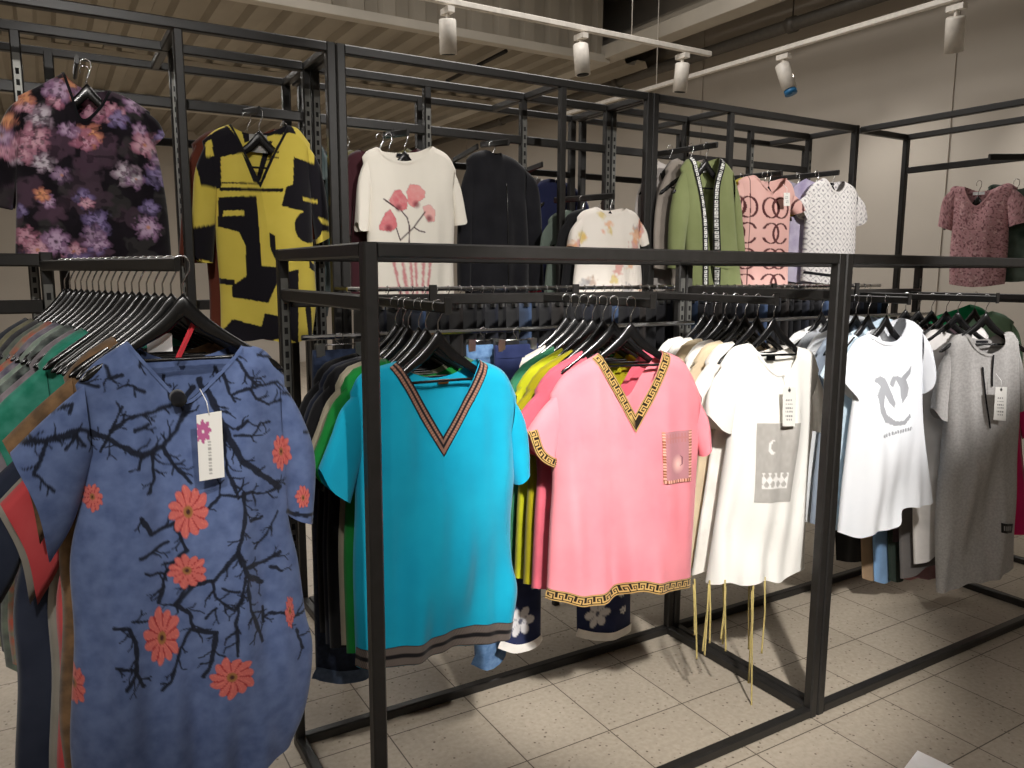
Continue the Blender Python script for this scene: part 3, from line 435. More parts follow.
BLUE_BR=[(0.0051,[(-0.2817,-0.3303),(-0.2617,-0.3265),(-0.2213,-0.3277),(-0.168,-0.3129),(-0.1262,-0.3347),(-0.0721,-0.3694),(-0.0366,-0.3571),(-0.0051,-0.3211),(0.015,-0.2803),(0.0342,-0.2589)]),(0.0036,[(-0.1199,-0.3227),(-0.0905,-0.297),(-0.0504,-0.291),(-0.0208,-0.2819),(0.0069,-0.2634)]),(0.0030,[(-0.2213,-0.3277),(-0.2313,-0.3602),(-0.2431,-0.3832),(-0.2171,-0.4163)]),(0.0061,[(0.0442,-0.2432),(0.0633,-0.2942),(0.0795,-0.3495),(0.1028,-0.3998),(0.1344,-0.4259),(0.1797,-0.4693)]),(0.0030,[(-0.0721,-0.3694),(-0.0804,-0.3943)]),(0.0030,[(-0.0534,-0.365),(-0.0544,-0.4139),(-0.0646,-0.4401)]),(0.0030,[(-0.0366,-0.3571),(-0.0208,-0.3918),(0.0102,-0.4324)]),(0.0030,[(0.0717,-0.315),(0.0723,-0.369),(0.0735,-0.41),(0.0885,-0.4601)]),(0.0030,[(-0.1756,-0.2283),(-0.1574,-0.2314),(-0.1353,-0.2378)]),(0.0030,[(-0.1206,-0.2012),(-0.1148,-0.2231),(-0.0959,-0.22)]),(0.0030,[(-0.1039,-0.2413),(-0.087,-0.2374),(-0.0612,-0.2506)]),(0.0025,[(-0.1386,-0.3585),(-0.1136,-0.3107),(-0.0976,-0.2756)]),(0.0030,[(0.0996,-0.1871),(0.1292,-0.2388),(0.1415,-0.2545),(0.188,-0.2529)]),(0.0030,[(0.096,-0.2668),(0.1025,-0.2639),(0.1415,-0.2559)]),(0.0030,[(0.0762,-0.2189),(0.0898,-0.263),(0.0966,-0.2802)]),(0.0030,[(0.1283,-0.2604),(0.1405,-0.2803),(0.1662,-0.296),(0.1899,-0.2897)]),(0.0025,[(0.0923,-0.3474),(0.1276,-0.353),(0.1463,-0.3287),(0.1648,-0.3305)]),(0.0030,[(0.1938,-0.2761),(0.2155,-0.2791)]),(0.0030,[(-0.0807,-0.3215),(-0.0574,-0.3129)]),(0.0030,[(0.0993,-0.3345),(0.1191,-0.3228)]),(0.0030,[(0.1861,-0.2151),(0.2086,-0.2439),(0.2296,-0.2314)]),(0.0030,[(0.1505,-0.1963),(0.1898,-0.205)]),(0.0030,[(0.2356,-0.3584),(0.267,-0.3687)]),(0.0030,[(-0.1647,-0.3431),(-0.1767,-0.3232),(-0.1914,-0.3463)]),(0.0030,[(-0.1917,-0.2727),(-0.1783,-0.2677),(-0.1819,-0.2827)]),(0.0030,[(-0.2177,-0.2765),(-0.2077,-0.2804)]),(0.0025,[(-0.2604,-0.3086),(-0.2459,-0.3161),(-0.2369,-0.3321)]),(0.0030,[(-0.0181,-0.2325),(-0.0171,-0.268)]),(0.0030,[(-0.0773,-0.1693),(-0.0503,-0.1894)]),(0.0025,[(-0.0616,-0.1888),(-0.0655,-0.2074)]),(0.0036,[(-0.0796,-0.4864),(-0.0652,-0.5184),(-0.0247,-0.5063),(-0.0058,-0.5589),(-0.0431,-0.5977),(-0.0597,-0.6554)]),(0.0041,[(0.1032,-0.4605),(0.1005,-0.5226),(0.0836,-0.5748),(0.038,-0.6291),(0.0029,-0.6299),(-0.0301,-0.6695),(-0.0071,-0.6902),(-0.0021,-0.7268),(0.0378,-0.7362),(0.03,-0.7945),(0.0139,-0.8307)]),(0.0041,[(0.0836,-0.5748),(0.0996,-0.6254),(0.1319,-0.6544)]),(0.0036,[(0.0991,-0.6373),(0.1038,-0.6988),(0.1268,-0.7779),(0.12,-0.7597)]),(0.0036,[(0.1002,-0.6112),(0.1412,-0.6133),(0.1736,-0.603)]),(0.0030,[(0.0958,-0.6287),(0.0786,-0.6852),(0.0731,-0.7243),(0.0753,-0.7898)]),(0.0030,[(0.08,-0.6535),(0.0549,-0.6483)]),(0.0030,[(0.0345,-0.6284),(0.0419,-0.6654),(0.071,-0.6916),(0.088,-0.6712)]),(0.0030,[(0.041,-0.6851),(0.0201,-0.7042)]),(0.0030,[(0.1754,-0.5185),(0.1472,-0.558),(0.1201,-0.5797)]),(0.0036,[(-0.1367,-0.6912),(-0.1145,-0.6949),(-0.1033,-0.7258),(-0.1053,-0.783),(-0.1246,-0.8102)]),(0.0030,[(-0.1381,-0.7667),(-0.1094,-0.7742),(-0.0954,-0.8167)]),(0.0030,[(-0.0053,-0.7221),(-0.0283,-0.7638),(-0.0448,-0.8149),(-0.0628,-0.8336)]),(0.0030,[(0.1032,-0.4605),(0.1469,-0.4729),(0.1772,-0.4707)]),(0.0030,[(0.1289,-0.7288),(0.1443,-0.7241),(0.1788,-0.7335)]),(0.0041,[(0.1981,-0.5284),(0.2515,-0.5368)]),(0.0030,[(0.2008,-0.7789),(0.2152,-0.825)]),(0.0030,[(-0.0871,-0.5608),(-0.0672,-0.5539),(-0.0386,-0.5394)]),(0.0030,[(-0.0793,-0.5944),(-0.0433,-0.6015),(-0.029,-0.5852)]),(0.0030,[(-0.1073,-0.6829),(-0.0814,-0.6873)]),(0.0030,[(0.1299,-0.7045),(0.13,-0.7373)]),(0.0030,[(0.0345,-0.4852),(0.0603,-0.4583),(0.1029,-0.4682)]),(0.0030,[(0.1152,-0.521),(0.1375,-0.5205)]),(0.0030,[(0.152,-0.6275),(0.1767,-0.6445)]),(0.0030,[(0.1821,-0.7493),(0.2299,-0.7517)]),(0.0030,[(-0.0074,-0.6278),(-0.0321,-0.6691)])]
BLUE_FL=[((0.0001,-0.4853),0.0395,0.0557),((-0.008,-0.6007),0.0377,0.0377),((-0.0584,-0.729),0.0359,0.0647),((0.0629,-0.8358),0.0467,0.0503),((-0.157,-0.44),0.0180,0.0287),((0.2251,-0.4952),0.0162,0.0269),((0.189,-0.7341),0.0126,0.0377),((-0.2101,-0.7963),0.0198,0.0431),((0.1879,-0.3958),0.0218,0.0411),((-0.2935,-0.3888),0.0218,0.0290)]
YEL_BK=[[(-0.1743,-0.1214),(-0.0902,-0.0689),(-0.0347,-0.1527),(-0.1184,-0.1755),(-0.1792,-0.1802),(-0.1825,-0.1433)],[(-0.1996,-0.1764),(-0.1182,-0.1701),(-0.1211,-0.2786),(-0.1838,-0.2714)],[(-0.0368,-0.0746),(-0.0086,-0.0524),(0.1211,-0.0341),(0.1368,-0.0773),(0.0739,-0.0775),(-0.0276,-0.114)],[(0.1224,-0.1572),(0.1982,-0.1743),(0.2069,-0.088),(0.2465,-0.165),(0.2524,-0.3748),(0.1687,-0.3453),(0.07,-0.3267),(0.0897,-0.261),(0.1132,-0.2517)],[(-0.1309,-0.3064),(-0.0111,-0.2969),(-0.0052,-0.5316),(0.0586,-0.5369),(0.0552,-0.5659),(0.0113,-0.6586),(-0.1053,-0.6363),(-0.1036,-0.6),(-0.0581,-0.5661),(-0.0559,-0.4643),(-0.0737,-0.4199),(-0.1354,-0.4019)],[(-0.2321,-0.4116),(-0.1425,-0.3944),(-0.1454,-0.5216),(-0.227,-0.5115)],[(-0.1262,-0.2745),(0.078,-0.2673),(0.0776,-0.2787),(-0.1268,-0.2855)],[(-0.1254,-0.2571),(0.0107,-0.2533),(0.0105,-0.2578),(-0.1256,-0.2615)],[(-0.151,-0.5718),(-0.094,-0.5797),(-0.0949,-0.6001),(-0.1518,-0.5886)],[(-0.0978,-0.714),(-0.0149,-0.7395),(-0.0016,-0.6932),(0.0498,-0.7061),(0.0468,-0.7828),(-0.023,-0.7977),(-0.1552,-0.7751),(-0.1088,-0.7137)],[(0.0672,-0.5542),(0.1204,-0.5423),(0.1111,-0.8033),(0.0588,-0.7774)],[(0.0447,-0.1022),(0.0673,-0.1002),(0.0226,-0.237),(0.0058,-0.238)],[(-0.0511,-0.154),(-0.0151,-0.2062),(0.0107,-0.2544),(-0.0169,-0.2505)],[(0.0243,-0.417),(0.0432,-0.4279),(0.0454,-0.5196),(0.0266,-0.474)],[(0.1348,-0.2984),(0.218,-0.3059),(0.2237,-0.3173),(0.1401,-0.3154)],[(0.1858,-0.3714),(0.2398,-0.3871),(0.2393,-0.4048),(0.1664,-0.4128)],[(0.1357,-0.613),(0.1642,-0.6609),(0.1723,-0.7816),(0.1539,-0.787)],[(0.0473,-0.1219),(0.0721,-0.122),(0.0719,-0.1287),(0.0471,-0.1285)],[(0.0465,-0.1419),(0.0714,-0.1421),(0.0711,-0.1488),(0.0463,-0.1485)],[(0.0458,-0.1619),(0.0706,-0.1622),(0.0704,-0.1667),(0.0456,-0.1664)]]
YEL_YE=[[(-0.1613,-0.1308),(-0.1451,-0.1188),(-0.1372,-0.1716),(-0.1636,-0.179)],[(-0.1191,-0.3496),(-0.0541,-0.3468),(-0.0548,-0.3635),(-0.12,-0.3683)],[(0.1468,-0.2921),(0.2038,-0.2973),(0.2034,-0.3089),(0.1464,-0.3047)],[(-0.1511,-0.1353),(-0.143,-0.1186),(-0.1406,-0.1558)]]
POP_PET=[[(-0.0708,-0.262),(-0.0444,-0.2252),(-0.021,-0.2199),(0.0071,-0.2581),(0.0022,-0.2903),(-0.0198,-0.3008),(-0.0413,-0.2882),(-0.0626,-0.2773)],[(0.0033,-0.2265),(0.0213,-0.1977),(0.0521,-0.1998),(0.0786,-0.2224),(0.0738,-0.2468),(0.0467,-0.2642),(0.0287,-0.2851),(0.0095,-0.274)],[(-0.1068,-0.358),(-0.0846,-0.3099),(-0.0672,-0.2933),(-0.0421,-0.332),(-0.0383,-0.3597),(-0.0645,-0.3765),(-0.1071,-0.3722)],[(0.0644,-0.2795),(0.096,-0.2699),(0.1184,-0.2933),(0.1134,-0.3343),(0.0861,-0.3353),(0.0684,-0.3116)]]
POP_ST=[[(-0.0198,-0.2992),(0.0017,-0.3223),(0.0099,-0.3541),(0.0071,-0.4188)],[(-0.0427,-0.3639),(-0.0261,-0.4075),(0.0276,-0.3576),(0.0731,-0.2993)],[(-0.0878,-0.2589),(-0.0626,-0.2773),(-0.0328,-0.2958)],[(0.0276,-0.3576),(0.0496,-0.3707),(0.072,-0.3749)]]
POP_RF=[[(-0.0188,-0.4874),(-0.0046,-0.6206)],[(0.0103,-0.4719),(0.0162,-0.617)],[(0.0645,-0.4712),(0.054,-0.6174)],[(0.0941,-0.4708),(0.0753,-0.6099)],[(-0.0554,-0.4878),(-0.0252,-0.6204)],[(0.0308,-0.4869),(0.033,-0.6172)]]
POCKET=[(0.0554,-0.3846),(0.1638,-0.3874),(0.1666,-0.5404),(0.0637,-0.536)]
PBOX=[(-0.0201,-0.4123),(0.1453,-0.4185),(0.1183,-0.6814),(-0.0249,-0.6718)]
W_TAG=[(0.0464,-0.2928),(0.0974,-0.295),(0.1017,-0.4227),(0.0542,-0.42)]
G_TAG=[(0.0624,-0.3568),(0.1077,-0.3569),(0.1164,-0.4908),(0.0663,-0.4865)]
B_TAG=[(0.0196,-0.2943),(0.0642,-0.2901),(0.0638,-0.4179),(0.0187,-0.4203)]
G_PATCH=[(0.1436,-0.9071),(0.2037,-0.9163),(0.2032,-0.9546),(0.143,-0.9454)]
G_CORD=[(0.0352,-0.2844),(0.0501,-0.4011),(0.0656,-0.5233)]
G_CORD2=[(0.0757,-0.2366),(0.0743,-0.3085),(0.0752,-0.3608)]
OO_TAG=[(0.0533,-0.1076),(0.0902,-0.106),(0.0944,-0.1661),(0.0574,-0.1675)]
STRINGS_TOP=[(-0.2175,-0.96),(-0.1951,-0.956),(-0.1801,-0.951),(-0.1571,-0.954),(-0.1343,-0.95),(-0.1192,-0.9449),(-0.0962,-0.9409),(-0.0884,-0.9419),(-0.0096,-0.9483),(0.0064,-0.9504),(0.0184,-0.9519),(0.0345,-0.9539)]
STRINGS_BOT=[(-0.2071,-1.1149),(-0.1758,-1.2191),(-0.1854,-1.1748),(-0.1479,-1.1523),(-0.1537,-1.1941),(-0.1259,-1.1272),(-0.0836,-1.191),(-0.0762,-1.1814),(0.0067,-1.3893),(0.0153,-1.3242),(0.0295,-1.2164),(0.0368,-1.2029)]
BIRDS=[[(-0.0827,-0.3065),(-0.0613,-0.2933),(-0.0378,-0.3014),(-0.0248,-0.3233),(-0.0101,-0.3525),(0.008,-0.3965),(0.005,-0.4143),(-0.0153,-0.3952),(-0.0364,-0.3655),(-0.0416,-0.4081),(-0.061,-0.3963),(-0.0703,-0.3637),(-0.0577,-0.3324),(-0.0821,-0.3136)],[(0.0784,-0.2597),(0.0734,-0.2846),(0.0556,-0.3126),(0.066,-0.3418),(0.0613,-0.3705),(0.0407,-0.3983),(0.0313,-0.3689),(0.0304,-0.3401),(0.009,-0.3105),(-0.0022,-0.3386),(-0.0171,-0.3272),(-0.0059,-0.2992),(0.0167,-0.2951),(0.0362,-0.3046),(0.0575,-0.284)],[(-0.0613,-0.3927),(-0.0423,-0.4009),(-0.0251,-0.4378),(0.0145,-0.4655),(0.0518,-0.4642),(0.0777,-0.4403),(0.0835,-0.4516),(0.058,-0.4792),(0.0115,-0.482),(-0.0317,-0.4662),(-0.0553,-0.4288)]]
BIRDTXT=[(-0.0338,-0.5189),(0.0139,-0.5069),(0.0924,-0.4967)]
# ------------------------------------------------------------------ setting
def structure(name, mb, mat): return tag(mb.build(name, mat), 'the ' + name.replace('_', ' ') + ' of the shop', None, None, 'structure')
XW, YB, XL, YN = 5.4, 12.5, -5.0, -5.5
mb = MB(); mb.box((XL, YN, -0.1), (XW, YB, 0)); structure('floor', mb, M_FLOOR)
mb = MB(); mb.box((XW, YN, 0), (XW + 0.12, YB, 4.6))
for yy in (3.2, 5.6, 8.0, 10.4): mb.box((XW - 0.012, yy, 0), (XW, yy + 0.13, 4.4))
structure('wall_right', mb, M_WALL)
mb = MB(); mb.box((XL, YB, 0), (XW, YB + 0.12, 4.6)); structure('wall_back', mb, M_WALL)
mb = MB(); mb.box((XL - 0.12, YN, 0), (XL, YB, 4.6)); structure('wall_left', mb, M_WALL)
mb = MB(); mb.box((XL, YN - 0.12, 0), (XW, YN, 4.6)); structure('wall_front', mb, M_WALL)

def ribbed(lo, hi, prof_axis, zbase, y0, y1, vertical=False):
    """trapezoid sheet; ribs run along Y (ceiling) or Z (bulkhead)"""
    v, f = [], []
    x = lo; k = 0
    pitch = 0.26
    pr = [(0, 0), (0.10, 0), (0.13, 0.055), (0.23, 0.055)]
    pts = []
    while x < hi:
        for a, b in pr: pts.append((min(x + a, hi), b))
        x += pitch
    pts.append((hi, 0))
    for (a, b) in pts:
        if vertical: v += [(a, y0 - b, zbase), (a, y0 - b, y1)]
        else: v += [(a, y0, zbase + b), (a, y1, zbase + b)]
    for i in range(len(pts) - 1):
        f.append((2 * i, 2 * i + 1, 2 * i + 3, 2 * i + 2))
    return v, f
v, f = ribbed(XL, XW, 0, 3.42, 6.1, YB)
v2, f2 = ribbed(XL, XW, 0, 4.4, YN, 6.1)
n0 = len(v)
o = mesh_obj('ceiling', v + v2, f + [tuple(i + n0 for i in q) for q in f2], M_CEIL, None, False)
tag(o, 'ribbed metal ceiling of the shop', None, None, 'structure')
v, f = ribbed(XL, 4.55, 0, 3.42, 6.1, 4.4, True)
tag(mesh_obj('trim_1', v, f, M_CEIL, None, False), 'ribbed vertical step in the ceiling', None, None, 'structure')
mb = MB(); mb.bar((XL, 6.04, 3.40), (4.6, 6.04, 3.40), 0.10, 0.07)
tag(mb.build('trim_2', M_BEAM), 'pale edge strip under the ceiling step', None, None, 'structure')
for i, (x, z, w, h) in enumerate([(4.62, 3.46, 0.16, 0.12), (4.95, 3.62, 0.12, 0.20), (5.28, 3.78, 0.10, 0.24)]):
    mb = MB(); mb.bar((x, 1.0, z), (x, YB, z), w, h)
    tag(mb.build('trim_%d' % (i + 3), M_BEAM), 'long painted ceiling beam by the right wall', None, None, 'structure')
for i, yy in enumerate((8.2, 10.2)):
    mb = MB(); mb.bar((XL, yy, 3.37), (4.6, yy, 3.37), 0.10, 0.09)
    tag(mb.build('trim_%d' % (i + 6), M_BEAM), 'cross beam under the far ceiling', None, None, 'structure')

mb = MB(); mb.tube([(5.2, -2.0, 3.4), (5.2, 6, 3.4), (5.2, YB, 3.4)], 0.05, 12)
for yy in (2.2, 4.4, 6.6, 9.0): mb.tube([(5.2, yy, 3.4), (5.2, yy + 0.07, 3.4)], 0.062, 12); mb.tube([(5.2, yy + 0.03, 3.45), (5.2, yy + 0.03, 3.9)], 0.006, 6)
tag(mb.build('ceiling_pipe', M_PIPE, None, True), 'dark round pipe running under the ceiling along the right wall', 'pipe')
mb = MB(); mb.tube([(3.585, 7.33, 3.35), (3.553, 6.10, 3.35)], 0.018, 8)
tag(mb.build('ceiling_rod', M_ROD, None, True), 'short black rod under the ceiling above the poppy t-shirt', 'rod')

def track(name, p, q, label):
    r = empty(name, p); tag(r, label, 'track')
    mb = MB(); d = Vector(q) - Vector(p)
    mb.bar((0, 0, 0), d, 0.036, 0.034); mb.build('rail', M_TRACK, r)
    for t in (0.18, 0.5, 0.82):
        w = MB(); e = d * t; w.tube([e + Vector((0, 0, 0.015)), e + Vector((0, 0, 0.6 if name == 'light_track' else 0.4)), e + Vector((0, 0, 1.36 if p[1] < 6.0 else 0.4))], 0.004, 6)
        w.build('suspension_rod', M_TRACK, r, True)
track('light_track', (0.2, 4.28, 3.0), (4.18, 4.28, 3.0), 'white light track hung across the shop above the racks')
track('light_track', (4.56, -1.0, 3.0), (4.50, 6.6, 3.0), 'white light track running back along the right wall')
def head(p, aim, label, cap=None):
    r = empty('track_spotlight', p); tag(r, label, 'spotlight', 'track spotlights on the ceiling')
    mb = MB(); mb.box((-0.022, -0.05, -0.05), (0.022, 0.05, -0.018)); mb.build('adapter', M_TRACK, r)
    mb = MB(); mb.tube([(0, 0, -0.05), (0, 0, -0.11)], 0.012, 8); mb.build('stem', M_TRACK, r, True)
    d = Vector(aim).normalized(); c = Vector((0, 0, -0.11))
    a = c - d * 0.03; b = c + d * 0.16
    mb = MB(); mb.tube([a, a + d * 0.006, b, b], [0.044, 0.050, 0.050, 0.044], 24); mb.tube([b - d * 0.004, b + d * 0.0015], 0.040, 20, 1)
    lb = mb.build('lamp_body', [M_TRACK, M_SLOT], r, True)
    if cap:
        mb = MB(); mb.tube([b, b + d * 0.035], 0.043, 20); mb.build('lens_ring', M_BLUECAP, lb, True)
head((2.10, 4.28, 2.983), (0.1, 0.15, -1), 'white track spotlight above the poppy t-shirt, leftmost on its track')
head((3.05, 4.28, 2.983), (0.05, -0.1, -1), 'white track spotlight in the middle of the crosswise track')
head((3.92, 4.28, 2.983), (0.0, 0.1, -1), 'white track spotlight by the end of the crosswise track')
head((4.53, 3.92, 2.983), (0.12, -0.35, -1), 'white track spotlight with a blue lens ring', True)
head((4.545, 2.72, 2.983), (0.38, 0.2, -1), 'white track spotlight nearest the viewer on the track by the right wall')

# ------------------------------------------------------------------ racks
def rack(name, loc, label, cat, group=None):
    r = empty(name, loc); return tag(r, label, cat, group)
def part(name, fn, parent, mat=M_RACK):
    mb = MB(); fn(mb); return mb.build(name, mat, parent)
def slots(mb, x, y, z0, z1, w=0.02, face=-1):
    mb.box((x - w / 2, y + face * 0.0152, z0), (x + w / 2, y + face * 0.0172, z1), 1)
    z = z0 + 0.02
    while z < z1 - 0.03:
        mb.box((x - 0.005, y + face * 0.0170, z), (x + 0.005, y + face * 0.0178, z + 0.018), 2); z += 0.034
def slotted(x, y, z1):
    def fn(mb):
        mb.bar((x, y, 0), (x, y, z1), 0.03)
        slots(mb, x, y, 0.2, z1 - 0.08)
    return fn
M_SLOTTED = [M_RACK, M_STRIP, M_SLOT]
W = 0.032
def low_rack(x0, x1, y0, y1, label, arms, group='low clothes racks'):
    r = rack('clothes_rack', (x0, y0, 0), label, 'clothes rack', group)
    B = lambda n, a, b, w=W, h=None: part(n, lambda mb: mb.bar(Vector(a) - r.location, Vector(b) - r.location, w, h), r)
    Hl = 1.495
    for x in (x0, x1): B('post', (x, y0, 0), (x, y0, Hl + 0.016))
    for x in (x0, x1):
        part('post', lambda mb: slotted(x - x0, y1 - y0, Hl + 0.016)(mb), r, M_SLOTTED)
    for y in (y0, y1):
        B('top_rail', (x0 + W / 2, y, Hl), (x1 - W / 2, y, Hl)); B('base_rail', (x0 + W / 2, y, 0.016), (x1 - W / 2, y, 0.016))
    for x in (x0, x1):
        B('top_rail', (x, y0 + W / 2, Hl), (x, y1 - W / 2, Hl)); B('base_rail', (x, y0 + W / 2, 0.016), (x, y1 - W / 2, 0.016))
    zc = 1.366
    B('crossbar', (x0 + W / 2, y1 - 0.02, zc), (x1 - W / 2, y1 - 0.02, zc), 0.02, 0.034)
    B('side_bar', (x0, y0 + W / 2, 1.385), (x0, y1 - W / 2, 1.385), 0.02, 0.034)
    for (xa, xb, yf, zt) in arms:
        part('arm', lambda mb: (mb.bar(Vector((xb, y1 - 0.03, zt - 0.018)) - r.location, Vector((xa, yf, zt - 0.018)) - r.location, 0.011, 0.026, 0.003),
                                mb.box(Vector((xa - 0.009, yf - 0.004, zt - 0.034)) - r.location, Vector((xa + 0.009, yf, zt + 0.006)) - r.location)), r)
    for xx in (x0 + (x1 - x0) * 0.30, x0 + (x1 - x0) * 0.66):
        part('bracket', lambda mb: mb.box(Vector((xx - 0.012, y1 - 0.038, zc - 0.032)) - r.location, Vector((xx + 0.012, y1 - 0.03, zc + 0.045)) - r.location), r, M_RACK)
    part('trouser_bar', lambda mb: mb.tube([Vector((x0 + 0.02, y1 - 0.10, 1.268)) - r.location, Vector((x1 - 0.02, y1 - 0.10, 1.268)) - r.location], 0.008, 8), r, M_CHROME)
    return r
AX0, AX1, AY0, AY1 = 0.573, 2.075, 1.546, 2.236
low_rack(AX0, AX1, AY0, AY1, 'low black metal clothes rack holding the turquoise, pink and white shirts', [(0.80, 0.80, 1.64, 1.385), (1.44, 1.44, 1.66, 1.385), (1.94, 1.94, 1.66, 1.385)])
low_rack(2.112, 3.60, AY0, AY1, 'low black metal clothes rack holding the white bird logo shirt and grey dress', [(2.66, 2.66, 1.68, 1.375), (3.13, 3.13, 1.62, 1.375), (3.50, 3.50, 1.70, 1.375)])
# the rack at the left edge: T-shaped, one slanting display arm
r = rack('clothes_rack', (-0.5, 2.3, 0), 'low black metal rack at the left edge holding the blue branch dress', 'clothes rack', 'low clothes racks')
for x in (-0.5, 0.5): part('post', lambda mb: slotted(x, 0, 1.495)(mb), r, M_SLOTTED); part('base_rail', lambda mb: mb.bar((x, -0.45, 0.016), (x, 0.1, 0.016), W), r)
part('top_rail', lambda mb: mb.bar((-0.485, 0, 1.475), (0.485, 0, 1.475), W), r)
part('crossbar', lambda mb: mb.bar((-0.485, -0.02, 1.36), (0.485, -0.02, 1.36), 0.02, 0.034), r)
part('arm', lambda mb: mb.bar((0.49, -0.01, 1.462), (0.705, -0.76, 1.462), 0.011, 0.026, 0.003), r)

TY, TY2, TY3, TZ, TL = 2.69, 2.98, 3.26, 2.2, 1.4024
def tall_rack(x0, x1, mid, label, arms, x3=None, group='tall clothes racks'):
    r = rack('tall_clothes_rack', (x0, TY2, 0), label, 'clothes rack', group); o = r.location
    g = 0.017; a, b = x0 + g, x1 - g
    B = lambda n, p, q, w=W, h=None, m=M_RACK: part(n, lambda mb: mb.bar(Vector(p) - o, Vector(q) - o, w, h), r, m)
    for x in (a, b): B('post', (x, TY, 0), (x, TY, TZ + 0.016))
    B('post', (mid, TY, 0), (mid, TY, TZ - 0.016), 0.028)
    for x in (a, a + (b - a) / 3, a + 2 * (b - a) / 3, b):
        part('post', lambda mb: slotted(x - x0, 0, TZ)(mb), r, M_SLOTTED)
        B('base_rail', (x, TY2 + 0.016, 0.016), (x, TY3 - 0.016, 0.016))
    c3 = x3 or b
    for x in (a + 0.03, a + (c3 - a) * 0.4, c3): B('post', (x, TY3, 0), (x, TY3, TZ))
    B('top_rail', (a + 0.016, TY, TZ), (b - 0.016, TY, TZ)); B('top_rail', (a + 0.016, TY2, TZ), (b - 0.016, TY2, TZ)); B('top_rail', (a + 0.016, TY3, TZ), (c3, TY3, TZ), 0.028)
    for x in (a, mid, b): B('cross_rail', (x, TY + 0.016, TZ), (x, TY3 - 0.016, TZ), 0.028)
    B('crossbar', (a + 0.016, TY2 - 0.0, 2.02), (b - 0.016, TY2 - 0.0, 2.02), 0.02, 0.036)
    B('crossbar', (a + 0.016, TY2 - 0.0, 1.33), (b - 0.016, TY2 - 0.0, 1.33), 0.02, 0.036)
    B('crossbar', (a + 0.046, TY3, 1.93), (c3 - 0.016, TY3, 1.93), 0.02, 0.03)
    for (xa, yf, zb, zf) in arms:
        B('arm', (xa, TY2 + (0.0 if yf < TY2 else 0.28) - 0.012, zb - 0.018), (xa, yf, zf - 0.018), 0.011, 0.026)
    return r
TX = 0.8925
tall_rack(TX - TL, TX, 0.395, 'tall black rack at the left, floral blouse and yellow dress on it', [(0.12, 2.74, 2.09, 2.09), (0.645, 2.74, 2.03, 2.0)])
tall_rack(TX, TX + TL, 1.83, 'tall black rack in the middle, poppy t-shirt and black jacket on it', [(1.175, 2.73, 2.0, 1.975), (1.61, 2.74, 2.0, 1.98), (1.985, 2.54, 1.79, 1.775), (1.62, 3.02, 1.97, 2.0), (1.95, 3.02, 1.93, 1.95)])
tall_rack(TX + TL, TX + 2 * TL, 2.775, 'tall black rack at the right, green cardigan and lattice top on it', [(2.535, 2.53, 2.03, 2.02), (2.965, 2.54, 1.94, 1.93), (3.37, 2.54, 1.97, 1.96)], 4.0)
# rack along the right wall
r = rack('wall_clothes_rack', (3.72, 2.0, 0), 'tall black rack along the right wall, speckled pink blouse on it', 'clothes rack', 'tall clothes racks')
o_ = r.location
B = lambda n, p, q, w=0.03, h=None: part(n, lambda mb: mb.bar(Vector(p) - o_, Vector(q) - o_, w, h), r)
B('top_rail', (3.735, 2.69, TZ), (3.735, 0.6, TZ)); B('top_rail', (4.15, 2.69, TZ), (4.15, 0.6, TZ)); B('top_rail', (3.75, 2.705, TZ), (4.135, 2.705, TZ))
B('post', (4.15, 2.705, 0), (4.15, 2.705, TZ + 0.015)); B('post', (4.15, 0.6, 0), (4.15, 0.6, TZ + 0.015)); B('post', (3.735, 0.6, 0), (3.735, 0.6, TZ + 0.015))
B('top_rail', (3.75, 0.6, TZ), (4.135, 0.6, TZ))
B('crossbar', (4.15, 2.69, 2.02), (4.15, 0.615, 2.02), 0.02, 0.034); B('crossbar', (4.15, 2.69, 1.33), (4.15, 0.615, 1.33), 0.02, 0.034)
B('arm', (4.14, 1.96, 2.005), (3.80, 2.06, 1.99), 0.014, 0.03)
B('base_rail', (3.75, 0.6, 0.016), (4.135, 0.6, 0.016)); B('base_rail', (4.15, 0.615, 0.016), (4.15, 2.69, 0.016))

